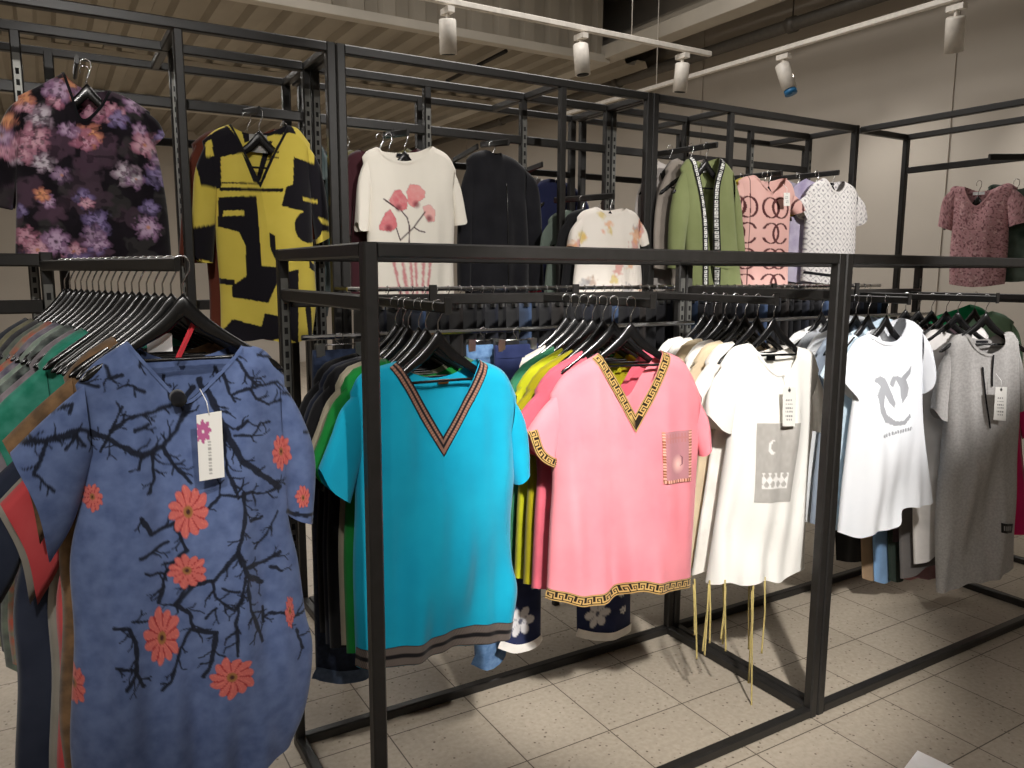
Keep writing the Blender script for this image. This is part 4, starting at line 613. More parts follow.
# ------------------------------------------------------------------ hangers
def hanger_meshes():
    mb = MB()
    pts = [(0.0125, 0, -0.026), (0.0140, 0, -0.015)] + [(0.014 * math.cos(a), 0, -0.015 + 0.0135 * math.sin(a)) for a in np.linspace(0.2, math.pi, 9)] + [(-0.0135, 0, -0.028), (-0.006, 0, -0.042), (0, 0, -0.055), (0, 0, -0.095)]
    pts = [(-x, y, z) for x, y, z in pts]
    mb.tube(pts, 0.0017, 6); hook = mb.build('hook', M_CHROME, None, True)
    mb = MB()
    v, f = [], []
    n = 33; k = 10
    for i in range(n):
        u = -1 + 2 * i / (n - 1); x = 0.178 * u; au = abs(u)
        zc = -0.106 - 0.122 * au ** 0.95 + 0.012 * math.exp(-(u / 0.12) ** 2)
        hh = 0.013 + 0.010 * math.exp(-(u / 0.28) ** 2) - 0.004 * au ** 3
        dd = 0.0055 + 0.006 * au ** 1.5
        yo = 0.004 * au ** 2
        e = 0.25 if i in (0, n - 1) else 1
        for j in range(k):
            t = 2 * math.pi * j / k
            v.append((x, -yo + dd * e * math.cos(t), zc + hh * e * math.sin(t)))
    for i in range(n - 1):
        for j in range(k):
            f.append((i * k + j, i * k + (j + 1) % k, (i + 1) * k + (j + 1) % k, (i + 1) * k + j))
    f.append(tuple(range(k))); f.append(tuple(range((n - 1) * k + k - 1, (n - 1) * k - 1, -1)))
    body = mesh_obj('shoulder_bar', v, f, M_HANG, None, True)
    mb = MB(); mb.tube([(-0.124, -0.002, -0.192), (-0.120, -0.002, -0.198), (0, 0, -0.198), (0.120, -0.002, -0.198), (0.124, -0.002, -0.192)], 0.0036, 6)
    bar = mb.build('trouser_bar', M_HANG, None, True)
    return [hook, body, bar]
HG = []
def hanger(loc, rot, label, group=None, sc=1.0, tilt=0.0):
    r = empty('clothes_hanger', loc, rot); r.scale = (sc, sc, 1); r.rotation_euler[1] = tilt
    tag(r, label, 'hanger', group)
    if not HG:
        HG.extend(hanger_meshes())
        for p in HG: p.parent = r
    else:
        for p in HG:
            q = p.copy(); COL.objects.link(q); q.parent = r
    return r
# ------------------------------------------------------------------ front garments
def neck_x(k):
    n = GD[k]['c']['nf']; return (n[0][0] + n[-1][0]) / 2
def place(k, dy=0.0, dx=0.0):
    g = GD[k]; a = math.radians(g['rot'])
    return Vector(g['at']), a
def front(k, name, label, cat, mat, group=None, N=60, M=50, T=0.045, amp=0.009, seed=1, sharp=False, colors=None, scol=None, smat=None, T_s=0.03, hang=None, hsc=1.0, bend=0.0, sN=18, sM=22):
    p, a = place(k)
    r = empty(name, p, a); tag(r, label, cat, group)
    c = GD[k]['c']
    body, bv = panel_body('body', c, mat, r, T, amp, seed, N, M, sharp, colors)
    if 'AL' in c:
        panel_sleeve(c['AL'], smat or mat, r, T_s, 0.006, seed + 3, sN, sM, scol or colors, bend=bend)
        panel_sleeve(c['AR'], smat or mat, r, T_s, 0.006, seed + 4, sN, sM, scol or colors, bend=bend)
    if hang:
        x = neck_x(k)
        hanger(p + Vector((math.cos(a) * x, math.sin(a) * x, 0)), a, hang, None, hsc)
    return r, bv, c
def cut(pts, d, up=0.0):
    """shift a polyline upward by d"""
    return [(x, z + d) for x, z in pts]
def neck_rib(bv, c, r, w, mat, colfn=None, sharp=None, ns=4, step=0.006, name='neck_trim'):
    pts = [(x, z - 0.0008) for x, z in c['nf']]
    return strip(name, pts, w, bv, mat, r, colfn, step, ns, sharp=sharp)
def size_label(r, c, w=0.03, h=0.022, col=None, dx=0.0):
    nb = c['nb']; x = sum(p[0] for p in nb) / len(nb) + dx; z = min(p[1] for p in nb) - 0.003
    mb = MB(); mb.box((x - w / 2, 0.012, z - h), (x + w / 2, 0.0128, z)); return mb.build('size_label', col or M_CARD, r)

M_PRINT = cloth('printed trim', (40, 34, 30), (48, 40, 34), printed=True, bump=0.15)
M_PRINTW = cloth('printed card', (240, 240, 238), (246, 246, 244), printed=True, bump=0.0, rough=0.6)

# --- blue dress with branches
M_BLUE = cloth('washed blue fabric', (78, 94, 134), (102, 119, 160), scale=34, printed=True, lo=0.3, hi=0.72, detail=8)
def grow_twigs():
    R = np.random.RandomState(8); out = []
    for w, P in BLUE_BR:
        for (ax, az), (bx, bz) in zip(P[:-1], P[1:]):
            L_ = math.hypot(bx - ax, bz - az)
            for k in range(int(L_ / 0.022 + R.rand())):
                t = R.rand(); px, pz = ax + (bx - ax) * t, az + (bz - az) * t
                a = math.atan2(bz - az, bx - ax) + R.choice((-1, 1)) * R.uniform(0.5, 1.1); l = R.uniform(0.010, 0.026)
                qx, qz = px + l * math.cos(a), pz + l * math.sin(a)
                out.append((min(w * 0.55, 0.0016), [(px, pz), (qx, qz)]))
                for d in (-0.5, 0.6):
                    if R.rand() < 0.6: out.append((0.0011, [(qx, qz), (qx + l * 0.5 * math.cos(a + d), qz + l * 0.5 * math.sin(a + d))]))
    return out
BLUE_BR = BLUE_BR + grow_twigs()
def blue_print(x, z):
    C = blank(x); jx = (vnoise(x, z, 90, 3) - 0.5) * 0.004; jz = (vnoise(x, z, 90, 4) - 0.5) * 0.004
    xx, zz = x + jx, z + jz; nz = vnoise(x, z, 40, 9)
    for w, P in BLUE_BR:
        if len(P) > 1:
            X0, X1 = min(p[0] for p in P) - 0.01, max(p[0] for p in P) + 0.01; Z0, Z1 = min(p[1] for p in P) - 0.01, max(p[1] for p in P) + 0.01
            k = np.nonzero((xx > X0) & (xx < X1) & (zz > Z0) & (zz < Z1))[0]
            if not len(k): continue
            d = seg_dist(xx[k], zz[k], P); sub_ = C[k]; put(sub_, (w * (0.8 + 0.5 * nz[k]) - d) / 0.0012 + 0.5, (24, 28, 40), 0.96); C[k] = sub_
    for (cx, cz), a, b in BLUE_FL:
        u, v = (x - cx) / a, (z - cz) / b
        rr = np.hypot(u, v); th = np.arctan2(v, u)
        th = th + 0.15 * np.sin(rr * 3 + cx * 60); edge = 0.74 + 0.20 * np.abs(np.cos(th * 5.5 + cx * 40)) + 0.12 * np.sin(th * 2 + cx * 90) * np.sin(th * 3)
        put(C, (edge - rr) / 0.06, (198, 102, 96))
        put(C, ((edge - rr) / 0.06) * (np.abs(np.cos(th * 5.5 + cx * 40)) < 0.33) * (rr > 0.2), (150, 44, 50), 0.85)
        put(C, ((edge - rr) / 0.06) * (np.abs(np.cos(th * 11 + 1)) < 0.2), (228, 130, 110), 0.5)
        put(C, (0.24 - rr) / 0.06, (150, 104, 60)); put(C, (0.12 - rr) / 0.05, (70, 40, 40))
    return C
r, bv, c = front('blue', 'tunic_dress', 'blue short sleeved dress printed with black branches and coral flowers', 'dress', M_BLUE, None, 230, 330, 0.055, 0.030, 3, False, blue_print, T_s=0.04, hang='wide black hanger carrying the blue branch print dress', hsc=1.02, sN=60, sM=80)
neck_rib(bv, c, r, 0.006, M_BLUE, None, name='neck_facing')
M_BLK = cloth('black fabric', (22, 22, 26), (30, 30, 34))
M_REDL = cloth('red ribbon', (190, 50, 60), None)
mb = MB(); mb.tube([(-0.005, -0.035, GD['blue']['c']['nf'][3][1] + 0.008), (-0.005, -0.06, GD['blue']['c']['nf'][3][1] + 0.004)], 0.014, 14); mb.build('button', M_BLK, r, True)
mb = MB(); mb.box((-0.045, 0.03, -0.185), (0.0, 0.031, -0.15)); mb.build('size_label', M_CARD, r)
mb = MB(); mb.bar((0.045, 0.02, -0.12), (0.005, 0.012, -0.20), 0.012, 0.002); mb.build('hanging_loop', M_REDL, r)

def hang_tag(k, quad, label, thread_to, bvy=-0.075, colfn=None, cat='price tag', name='price_tag', nu=24, nv=44):
    """card with thickness on a thread, hanging in front of garment k"""
    p, a = place(k); r = empty(name, p, a); tag(r, label, cat)
    tl, tr, br, bl = [np.array(q) for q in quad]
    V, C = [], []
    for sgn in (0, 1):
        for j in range(nv + 1):
            for i in range(nu + 1):
                u, v = i / nu, j / nv
                q = (tl * (1 - u) + tr * u) * (1 - v) + (bl * (1 - u) + br * u) * v
                V.append((q[0], bvy + 0.0012 * sgn, q[1])); C.append((u, v))
    n1 = (nu + 1) * (nv + 1); F = []
    for j in range(nv):
        for i in range(nu):
            q = (j * (nu + 1) + i, (j + 1) * (nu + 1) + i, (j + 1) * (nu + 1) + i + 1, j * (nu + 1) + i + 1)
            F.append(q); F.append(tuple(n1 + e for e in q[::-1]))
    ring = [i for i in range(nu + 1)] + [j * (nu + 1) + nu for j in range(1, nv + 1)] + [nv * (nu + 1) + i for i in range(nu - 1, -1, -1)] + [j * (nu + 1) for j in range(nv - 1, 0, -1)]
    for i in range(len(ring)):
        e, g_ = ring[i], ring[(i + 1) % len(ring)]
        F.append((e, g_, g_ + n1, e + n1))
    C = np.array(C)
    cols = colfn(C[:, 0], C[:, 1]) if colfn else blank(C[:, 0])
    mesh_obj('card', V, F, M_PRINTW, r, False, cols)
    m = (tl + tr) / 2
    mb = MB(); mb.tube([(m[0], bvy, m[1] - 0.004), ((m[0] + thread_to[0]) / 2 + 0.002, bvy - 0.001, (m[1] + thread_to[1]) / 2), (thread_to[0], thread_to[2], thread_to[1])], 0.0009, 5)
    mb.build('thread', M_CARD, r, True)
    return r
def lotus_tag(u, v):
    C = blank(u); put(C, np.ones(len(u)), (236, 234, 228))
    x, y = (u - 0.22) * 1.0, (v - 0.26) * 1.9
    th = np.arctan2(y, x); rr = np.hypot(x, y)
    put(C, (rr < 0.20 + 0.14 * np.abs(np.cos(th * 4))) & (rr > 0.05), (176, 56, 130), 0.9)
    put(C, (np.abs(u - 0.45) < 0.07) & (v > 0.40) & (v < 0.93) & (np.sin(v * 120) > -0.3), (120, 118, 116), 0.7)
    return C
hang_tag('blue', B_TAG, 'white price tag with a magenta lotus on the blue dress', (B_TAG[0][0] + 0.012, B_TAG[0][1] + 0.045, -0.065), -0.088, lotus_tag)

# --- turquoise V-neck
M_TURQ = cloth('turquoise jersey', (14, 152, 186), (20, 164, 196), scale=6)
r, bv, c = front('turq', 'v_neck_shirt', 'turquoise v-neck shirt with striped black and copper neck band', 'shirt', M_TURQ, None, 90, 70, 0.045, 0.022, 11, True, hang='black hanger carrying the turquoise v-neck shirt')
neck_rib(bv, c, r, 0.0255, M_PRINT, bands_v, 2, 14, 0.0012)
hem = c['hem']; strip('hem_trim', cut(hem, 0.052), 0.050, bv, M_PRINT, r, bands_h, 0.002, 14)
size_label(r, c, 0.028, 0.012, cloth('orange label', (200, 130, 60)), 0.02)

# --- pink V-neck
M_PINK = cloth('pink jersey', (238, 138, 150), (246, 150, 160), scale=6)
r, bv, c = front('pink', 'v_neck_shirt', 'pink v-neck shirt with gold key pattern trim and a chest pocket', 'shirt', M_PINK, None, 90, 70, 0.05, 0.026, 21, True, hang='black hanger carrying the pink v-neck shirt')
neck_rib(bv, c, r, 0.026, M_PRINT, greek, 2, 22, 0.0011)
strip('hem_trim', cut(c['hem'], 0.034), 0.033, bv, M_PRINT, r, greek, 0.0012, 22)
sl = [o for o in r.children if o.name.startswith('sleeve')][0]
bs = BVHTree.FromPolygons([tuple(v.co) for v in sl.data.vertices], [tuple(p.vertices) for p in sl.data.polygons])
cu = c['AL'][1]; strip('sleeve_trim', [(x + 0.0245, z + 0.006) for x, z in cu][::1], 0.026, bs, M_PRINT, r, greek, 0.0012, 20)
def pocket(u, v):
    C = blank(u); put(C, np.ones(len(u)), (184, 128, 134))
    put(C, (vnoise(u, v, 30, 5) > 0.55), (188, 128, 136), 0.6)
    put(C, (v > 0.05) & (v < 0.22) & ((np.sin(u * 60) > 0.1) | (np.abs(v - 0.13) < 0.02)), (184, 120, 118), 0.8)
    ed = (np.minimum(u, 1 - u) < 0.10) | (v > 0.93)
    put(C, ed, (240, 176, 160)); put(C, ed & (np.sin(np.where(v > 0.93, u * 70, v * 110)) > 0), (150, 92, 60))
    put(C, 1 - np.hypot((u - 0.5) / 0.24, (v - 0.64) / 0.20), (222, 170, 166), 2.0)
    put(C, (np.hypot((u - 0.60) / 0.10, (v - 0.58) / 0.10) < 1) & (np.hypot((u - 0.55) / 0.1, (v - 0.58) / 0.1) > 1), (120, 74, 86), 0.9)
    return C
patch('chest_pocket', POCKET, bv, M_PRINT, r, pocket, 40, 56, 0.004)

# --- white shirt with grey print and gold strings
M_WHITE = cloth('white cotton', (240, 238, 232), (246, 244, 238), scale=5)
def pbox(u, v):
    C = blank(u); put(C, np.ones(len(u)), (172, 168, 162)); put(C, vnoise(u, v, 18, 8), (188, 185, 180), 0.7)
    put(C, (np.abs(u - 0.5) < 0.34) & (np.abs(v - 0.72) < 0.10) & (np.sin(u * 40) + np.sin(v * 55) > -0.2), (236, 234, 230))
    put(C, (np.hypot((u - 0.38) / 0.10, (v - 0.30) / 0.09) < 1), (234, 232, 228)); put(C, (np.hypot((u - 0.42) / 0.08, (v - 0.29) / 0.07) < 1), (172, 168, 162))
    return C
r, bv, c = front('white', 'printed_tunic', 'white short sleeved shirt with a pale grey square print and hem strings', 'shirt', M_WHITE, None, 90, 70, 0.045, 0.024, 31, hang='black hanger carrying the white shirt with the grey square print', hsc=0.84)
neck_rib(bv, c, r, 0.010, M_WHITE)
patch('chest_print', PBOX, bv, M_PRINTW, r, pbox, 40, 60, 0.002)
size_label(r, c, 0.034, 0.020, M_PRINTW)
M_CORD = cloth('gold cord', (172, 156, 96), (190, 172, 112), scale=60)
for i, (a, b) in enumerate(zip(STRINGS_TOP, STRINGS_BOT)):
    y0 = -0.02 + 0.035 * math.sin(i * 2.1)
    mb = MB(); mb.tube([(a[0], y0, a[1] + 0.02), (a[0] * 0.6 + b[0] * 0.4 + 0.004 * math.sin(i * 3), y0 - 0.004, a[1] * 0.6 + b[1] * 0.4), (b[0], y0 - 0.002, b[1] + 0.01), (b[0], y0 - 0.002, b[1])], [0.003, 0.003, 0.003, 0.004], 7)
    mb.build('hem_string', M_CORD, r, True)
def plain_tag(u, v):
    C = blank(u); put(C, np.ones(len(u)), (232, 230, 224))
    put(C, (np.abs(u - 0.5) < 0.28) & (v > 0.25) & (v < 0.85) & (np.sin(v * 62) > 0.25) & (np.sin(u * 37 + v * 9) > -0.4), (90, 88, 88), 0.8)
    put(C, np.hypot((u - 0.5) * 4, (v - 0.08) * 9) < 0.4, (60, 58, 56))
    return C
hang_tag('white', W_TAG, 'white price tag on the white shirt with the grey square print', (W_TAG[0][0] + 0.02, W_TAG[0][1] + 0.05, -0.055), -0.075, plain_tag)

# --- white bird logo shirt
M_COOL = cloth('cool white cotton', (232, 235, 240), (240, 242, 246), scale=5)
M_BIRD = cloth('grey flocked logo', (150, 152, 158), (172, 174, 180), scale=300)
def birds_print(x, z):
    C = blank(x)
    for P in BIRDS: put(C, in_poly(x, z, P), (158, 160, 165))
    d = seg_dist(x, z, BIRDTXT)
    put(C, (d < 0.006) & (np.sin(x * 520) > -0.5), (150, 152, 158))
    return C
M_COOLP = cloth('cool white printed cotton', (232, 235, 240), (240, 242, 246), scale=5, printed=True)
r, bv, c = front('birds', 't_shirt', 'white t-shirt with a grey two-bird emblem on the chest', 't-shirt', M_COOLP, None, 150, 170, 0.045, 0.016, 41, False, birds_print, hang='black hanger carrying the white bird emblem t-shirt', hsc=0.84)
neck_rib(bv, c, r, 0.012, M_COOLP)

# --- grey dress
M_GREY = cloth('grey marl jersey', (164, 161, 158), (180, 177, 174), scale=120, detail=2)
r, bv, c = front('grey', 'hooded_dress', 'long grey marl dress with black cords and a dark hem patch', 'dress', M_GREY, None, 70, 80, 0.05, 0.03, 51, hang='black hanger carrying the long grey dress')
neck_rib(bv, c, r, 0.010, M_GREY)
def gpatch(u, v):
    C = blank(u); put(C, np.ones(len(u)), (34, 32, 32))
    put(C, (np.abs(u - 0.5) < 0.36) & (np.abs(v - 0.5) < 0.22) & (np.sin(u * 44) > -0.3), (150, 148, 146)); return C
patch('hem_patch', G_PATCH, bv, M_PRINTW, r, gpatch, 40, 24, 0.003)
for P in (G_CORD, G_CORD2):
    mb = MB(); mb.tube([(x, surf_y(bv, x, z, -0.05) - 0.004, z) for x, z in P], 0.0028, 7); mb.build('drawstring', M_BLK, r, True)
size_label(r, c, 0.05, 0.010, M_BLK)
hang_tag('grey', G_TAG, 'white price tag on the long grey dress', (G_TAG[0][0] + 0.012, G_TAG[0][1] + 0.05, -0.06), -0.082, plain_tag)

# --- upper level
M_FLO = cloth('dark floral crepe', (20, 16, 22), (30, 25, 32), scale=18, printed=True)
def floral_print(x, z):
    C = blank(x); R = np.random.RandomState(12)
    for i in range(60):
        cx, cz, a = R.uniform(-0.28, 0.27), R.uniform(-0.68, -0.03), R.uniform(0.03, 0.06)
        n = vnoise(x, z, 70, i)
        put(C, (a * (0.4 + 0.5 * np.abs(np.sin(np.arctan2(z - cz, x - cx) * 2 + i)) + 0.4 * n) - np.hypot(x - cx, z - cz)) / 0.01, ((56, 54, 54), (74, 58, 70), (84, 62, 78))[i % 3], 0.75)
    pal = [((140, 106, 140), (200, 172, 200)), ((166, 104, 128), (216, 166, 184)), ((116, 90, 120), (168, 142, 170)), ((176, 120, 140), (220, 176, 190)), ((150, 130, 146), (214, 204, 214)), ((104, 90, 132), (150, 136, 180))]
    for i in range(78):
        cx, cz = R.uniform(-0.28, 0.27), R.uniform(-0.68, -0.05); a = R.uniform(0.03, 0.062); c1, c2 = pal[R.randint(len(pal))] if i % 9 else ((184, 116, 100), (230, 164, 120)); ph = R.uniform(0, 6); pet = (2, 2.5, 2.5, 3)[i % 4]
        if R.rand() < 0.25: continue
        u, v = x - cx, (z - cz) * R.uniform(0.9, 1.3)
        n = vnoise(x, z, 90, i) * 0.6 + vnoise(x, z, 220, i + 9) * 0.4
        rr = np.hypot(u, v) / a; th = np.arctan2(v, u) + (n - 0.5)
        e = 0.55 + 0.32 * np.abs(np.cos(th * pet + ph)) + 0.3 * (n - 0.5)
        put(C, (e - rr) / 0.2, c1, 0.9); put(C, (e * 0.75 - rr) / 0.25 * (n > 0.40), c2, 0.85); put(C, (np.abs(np.cos(th * pet + ph)) < 0.14) & (rr < e), (36, 26, 38), 0.5)
        put(C, (0.14 - rr) / 0.08, (206, 140, 96) if i % 3 == 0 else (60, 40, 56), 0.8)
    put(C, vnoise(x, z, 60, 31) > 0.72, (22, 18, 24), 0.55)
    return C
r, bv, c = front('floral', 'floral_blouse', 'black blouse covered in mauve and pink flowers', 'blouse', M_FLO, None, 150, 190, 0.05, 0.012, 61, False, floral_print, hang='black hanger carrying the dark floral blouse', sN=26, sM=40)
neck_rib(bv, c, r, 0.008, M_BLK); size_label(r, c, 0.035, 0.024)
M_YEL = cloth('yellow and black jersey', (206, 186, 78), (214, 194, 86), scale=8, printed=True)
def yellow_print(x, z):
    C = blank(x)
    for P in YEL_BK: put(C, in_poly(x, z, P), (24, 22, 28))
    q = YEL_BK[4]; cx = -0.0
    return C
def yellow_print2(x, z):
    C = yellow_print(x, z)
    for P in YEL_YE: put(C, in_poly(x, z, P), (210, 190, 82))
    ox, oz, s = YO
    put(C, np.hypot((x - ox), (z - oz) * 0.95) < s, (24, 22, 28))
    d = np.hypot(x - ox - 0.055, z - oz + 0.075); put(C, (np.abs(d - 0.075) < 0.011) & (x > ox), (24, 22, 28))
    d = np.hypot(x - ox - 0.02, z - oz - 0.19); put(C, (np.abs(d - 0.085) < 0.010) & (x > ox + 0.03) & (z - oz - 0.19 < 0.06), (24, 22, 28))
    return C
YO = ((YEL_BK[3][5][0] - 0.005), YEL_BK[3][5][1] - 0.05, 0.052)
r, bv, c = front('yellow', 'geometric_dress', 'yellow and black geometric print dress on the tall left rack', 'dress', M_YEL, None, 150, 220, 0.05, 0.010, 71, True, yellow_print2, hang='black hanger carrying the yellow and black dress', sN=26, sM=60)
neck_rib(bv, c, r, 0.008, M_BLK, None, 2); size_label(r, c, 0.06, 0.06, cloth('grey tissue', (150, 150, 146)))
M_CREAM = cloth('off white jersey', (226, 220, 208), (232, 226, 214), scale=5, printed=True)
def poppy_print(x, z):
    C = blank(x); n = vnoise(x, z, 60, 2) * 0.5 + vnoise(x, z, 160, 3) * 0.5
    for P in POP_RF: put(C, (0.009 * (0.4 + n) - seg_dist(x, z, P)) / 0.006, (190, 84, 100), 0.75)
    for i, P in enumerate(POP_PET):
        put(C, in_poly(x, z, P), ((206, 92, 104), (218, 128, 130), (208, 92, 106), (226, 160, 156))[i], 0.72 + 0.25 * n)
        cx = sum(p[0] for p in P) / len(P); cz = min(p[1] for p in P) + 0.012
        put(C, (0.018 - np.hypot(x - cx, z - cz)) / 0.012, (120, 40, 56), 0.8)
    for P in POP_ST: put(C, (0.0032 - seg_dist(x, z, P)) / 0.0015, (66, 40, 48))
    return C
r, bv, c = front('poppy', 't_shirt', 'off-white t-shirt with large pink poppies', 't-shirt', M_CREAM, None, 120, 150, 0.045, 0.014, 81, False, poppy_print, hang='grey-white hanger carrying the poppy t-shirt')
neck_rib(bv, c, r, 0.010, M_CREAM); size_label(r, c, 0.05, 0.012, M_BLK)
r, bv, c = front('black', 'black_jacket', 'plain black long sleeved jacket beside the poppy t-shirt', 'jacket', M_BLK, None, 60, 50, 0.05, 0.012, 91, hang='black hanger carrying the plain black jacket')
neck_rib(bv, c, r, 0.012, M_BLK)
mb = MB(); zb = [surf_y(bv, 0.05, z, -0.05) for z in np.linspace(-0.17, -0.62, 12)]
mb.tube([(0.048, y - 0.002, z) for y, z in zip(zb, np.linspace(-0.17, -0.62, 12))], 0.003, 6); mb.build('zip', M_HANG, r, True)
M_ORG = cloth('white floral viscose', (232, 224, 214), (238, 231, 222), scale=5, printed=True)
def orange_print(x, z):
    C = blank(x); R = np.random.RandomState(4)
    for i in range(46):
        cx, cz, a = R.uniform(-0.19, 0.25), R.uniform(-0.56, -0.04), R.uniform(0.012, 0.034)
        col = [(226, 150, 110), (230, 170, 120), (214, 190, 96), (150, 150, 156), (206, 130, 120), (170, 140, 120)][R.randint(6)]
        n = vnoise(x, z, 90, i)
        put(C, (a * (0.5 + n) - np.hypot(x - cx, z - cz)) / 0.012, col, 0.7)
    return C
r, bv, c = front('orange', 'summer_shirt', 'white top with soft orange and yellow flowers', 'shirt', M_ORG, None, 100, 120, 0.045, 0.010, 95, False, orange_print, hang='black hanger carrying the white top with orange flowers')
neck_rib(bv, c, r, 0.008, M_ORG)
M_GREEN = cloth('sage green sweatshirt', (118, 126, 84), (128, 136, 93), scale=6)
r, bv, c = front('green', 'zip_cardigan', 'sage green open cardigan with black and white lettered zip bands', 'cardigan', M_GREEN, None, 80, 60, 0.04, 0.010, 97, hang='black hanger carrying the sage green cardigan')
def letters(t, s):
    C = blank(t); put(C, np.ones(len(t)), (28, 28, 30))
    k = (t / 0.017).astype(int); f = t / 0.017 - k
    m = (f < 0.78) & (s > 0.2) & (s < 0.8) & ~((f > 0.26) & (f < 0.52) & (((k * 7) % 3 == 0) | (s > 0.45)) & (s < 0.68))
    put(C, m, (226, 226, 222)); return C
nf = c['nf']
strip('zip_band', nf[:5], 0.028, bv, M_PRINT, r, letters, 0.003, 10)
strip('zip_band', nf[5:], 0.028, bv, M_PRINT, r, letters, 0.003, 10)
size_label(r, c, 0.03, 0.04)
patch('pocket_flap', [(0.03, -0.53), (0.12, -0.545), (0.12, -0.553), (0.03, -0.538)], bv, M_GREEN, r, None, 8, 3, 0.006)
M_OO = cloth('blush pink jersey', (214, 168, 160), (222, 178, 170), scale=6, printed=True)
def rings_print(x, z):
    C = blank(x); 
    for i in range(-3, 5):
        for j in range(0, 6):
            cx, cz = i * 0.19 + 0.045, -0.175 - j * 0.118
            for k in (-0.030, 0.030):
                d = np.hypot(x - cx - k, (z - cz)); th = np.arctan2(z - cz, x - cx - k)
                m = np.abs(d - 0.046) < 0.0025 + 0.005 * np.abs(np.cos(th))
                if j % 2: m &= ~((np.abs(z - cz) < 0.02) & ((x - cx - k) * np.sign(k) > 0))
                put(C, m, (84, 44, 46))
    put(C, np.abs(x + 0.105) < 0.002, (84, 42, 44)); return C
r, bv, c = front('rings', 'ring_print_top', 'blush pink top printed with interlocking brown rings', 'top', M_OO, None, 130, 140, 0.04, 0.008, 99, True, rings_print, hang='black hanger carrying the blush pink ring print top', hsc=0.84)
neck_rib(bv, c, r, 0.006, M_OO, None, 2)
hang_tag('rings', OO_TAG, 'white price tag on the blush pink ring print top', (OO_TAG[0][0] + 0.012, OO_TAG[0][1] + 0.04, -0.05), -0.07, plain_tag, nu=10, nv=16)
M_LAT = cloth('white lattice print', (228, 224, 222), (234, 231, 229), scale=6, printed=True)
def lattice_print(x, z):
    C = blank(x)
    for a, b, s, c_ in ((1, 1, 0.052, (150, 146, 156)), (1, -1, 0.052, (150, 146, 156))):
        q = np.abs(((a * x + b * z) / s) % 1 - 0.5); put(C, (q > 0.44) & (np.sin((a * x - b * z) * 500) > -0.3), c_, 0.8)
    u, v = ((x + z) / 0.052) % 1 - 0.5, ((x - z) / 0.052) % 1 - 0.5
    put(C, np.hypot(u * 1.3, v) < 0.17, (112, 104, 118), 0.8)
    return C
r, bv, c = front('lattice', 'cap_sleeve_top', 'white cap sleeved top with a grey lattice print and dark hem stripe', 'top', M_LAT, None, 130, 150, 0.045, 0.008, 101, False, lattice_print, hang='black hanger carrying the white lattice print top', hsc=0.84)
neck_rib(bv, c, r, 0.010, M_LAT); size_label(r, c, 0.04, 0.012, M_BLK)
strip('hem_stripe', cut(c['hem'], 0.05), 0.013, bv, M_BLK, r, None, 0.006, 3)
M_SPK = cloth('speckled pink knit', (192, 144, 148), (202, 154, 158), scale=8, printed=True)
def speck_print(x, z):
    C = blank(x); put(C, vnoise(x, z, 170, 7) > 0.68, (112, 66, 76), 0.8); put(C, vnoise(x, z, 120, 9) > 0.74, (226, 186, 186), 0.7); return C
r, bv, c = front('speckle', 'short_sleeve_blouse', 'dusty pink speckled blouse hanging by the right wall', 'blouse', M_SPK, None, 100, 120, 0.045, 0.010, 103, False, speck_print, hang='black hanger carrying the dusty pink speckled blouse', hsc=0.78)
neck_rib(bv, c, r, 0.008, M_SPK); size_label(r, c, 0.05, 0.015)
# ------------------------------------------------------------------ the garments hanging behind the front ones
MC = {}
def colour(c, c2=None, scale=9):
    k = (c, c2, scale)
    if k not in MC: MC[k] = cloth('cloth %d %d %d' % c, c, c2, scale)
    return MC[k]
PROTO = {}
def hung(key, off, label, name, cat, group, mat, smat=None, sc=(1, 1, 1), rot=None, hang=None, hgroup=None):
    g = GD[key]; a = math.radians(g['rot'] if rot is None else rot)
    x = neck_x(key)
    p = Vector(g['at']) + Vector(off)
    if key not in PROTO:
        r = empty(name, p, a)
        panel_body('body', g['c'], mat, r, 0.013, 0.005, hash_(key), 34, 34)
        panel_sleeve(g['c']['AL'], mat, r, 0.010, 0.003, 7, 10, 12)
        panel_sleeve(g['c']['AR'], mat, r, 0.010, 0.003, 8, 10, 12)
        PROTO[key] = r
        for ch in r.children: ch.data.materials[0] = mat
    else:
        r = PROTO[key].copy(); COL.objects.link(r); r.name = name; r.location = p; r.rotation_euler = (0, 0, a)
        for ch in list(PROTO[key].children):
            q = ch.copy(); COL.objects.link(q); q.parent = r
            q.material_slots[0].link = 'OBJECT'; q.material_slots[0].material = (smat or mat) if q.name.startswith('sleeve') else mat
    r.scale = sc
    tag(r, label, cat, group)
    if hang: hanger(p + Vector((math.cos(a) * x * sc[0], math.sin(a) * x * sc[0], 0)), a + random.uniform(-0.05, 0.05), hang, hgroup, 0.84 if key in ('white', 'birds', 'rings', 'lattice', 'speckle') else 0.95)
    return r
def hash_(s): return sum(ord(c) * (i + 3) for i, c in enumerate(s)) % 997
random.seed(5)
G1 = 'shirts hanging behind the front garments'
def rail(key, items, d0, step, hlab, grp, drift=0.0, sc0=1.0, arm_dx=0.0):  # garments one behind the other along a display arm
    for i, it in enumerate(items):
        lab, nm, cat, c = it[:4]; c2 = it[4] if len(it) > 4 else None; s = it[5] if len(it) > 5 else sc0
        hung(key, (arm_dx * (d0 + i * step) + random.uniform(-0.004, 0.004), d0 + i * step, 0), lab, nm, cat, grp, colour(c, c2), sc=(s, 1, s), rot=GD[key]['rot'] + random.uniform(-1.2, 1.2) + drift * i, hang=hlab, hgroup=grp.replace('shirts', 'hangers').replace('clothes', 'hangers'))
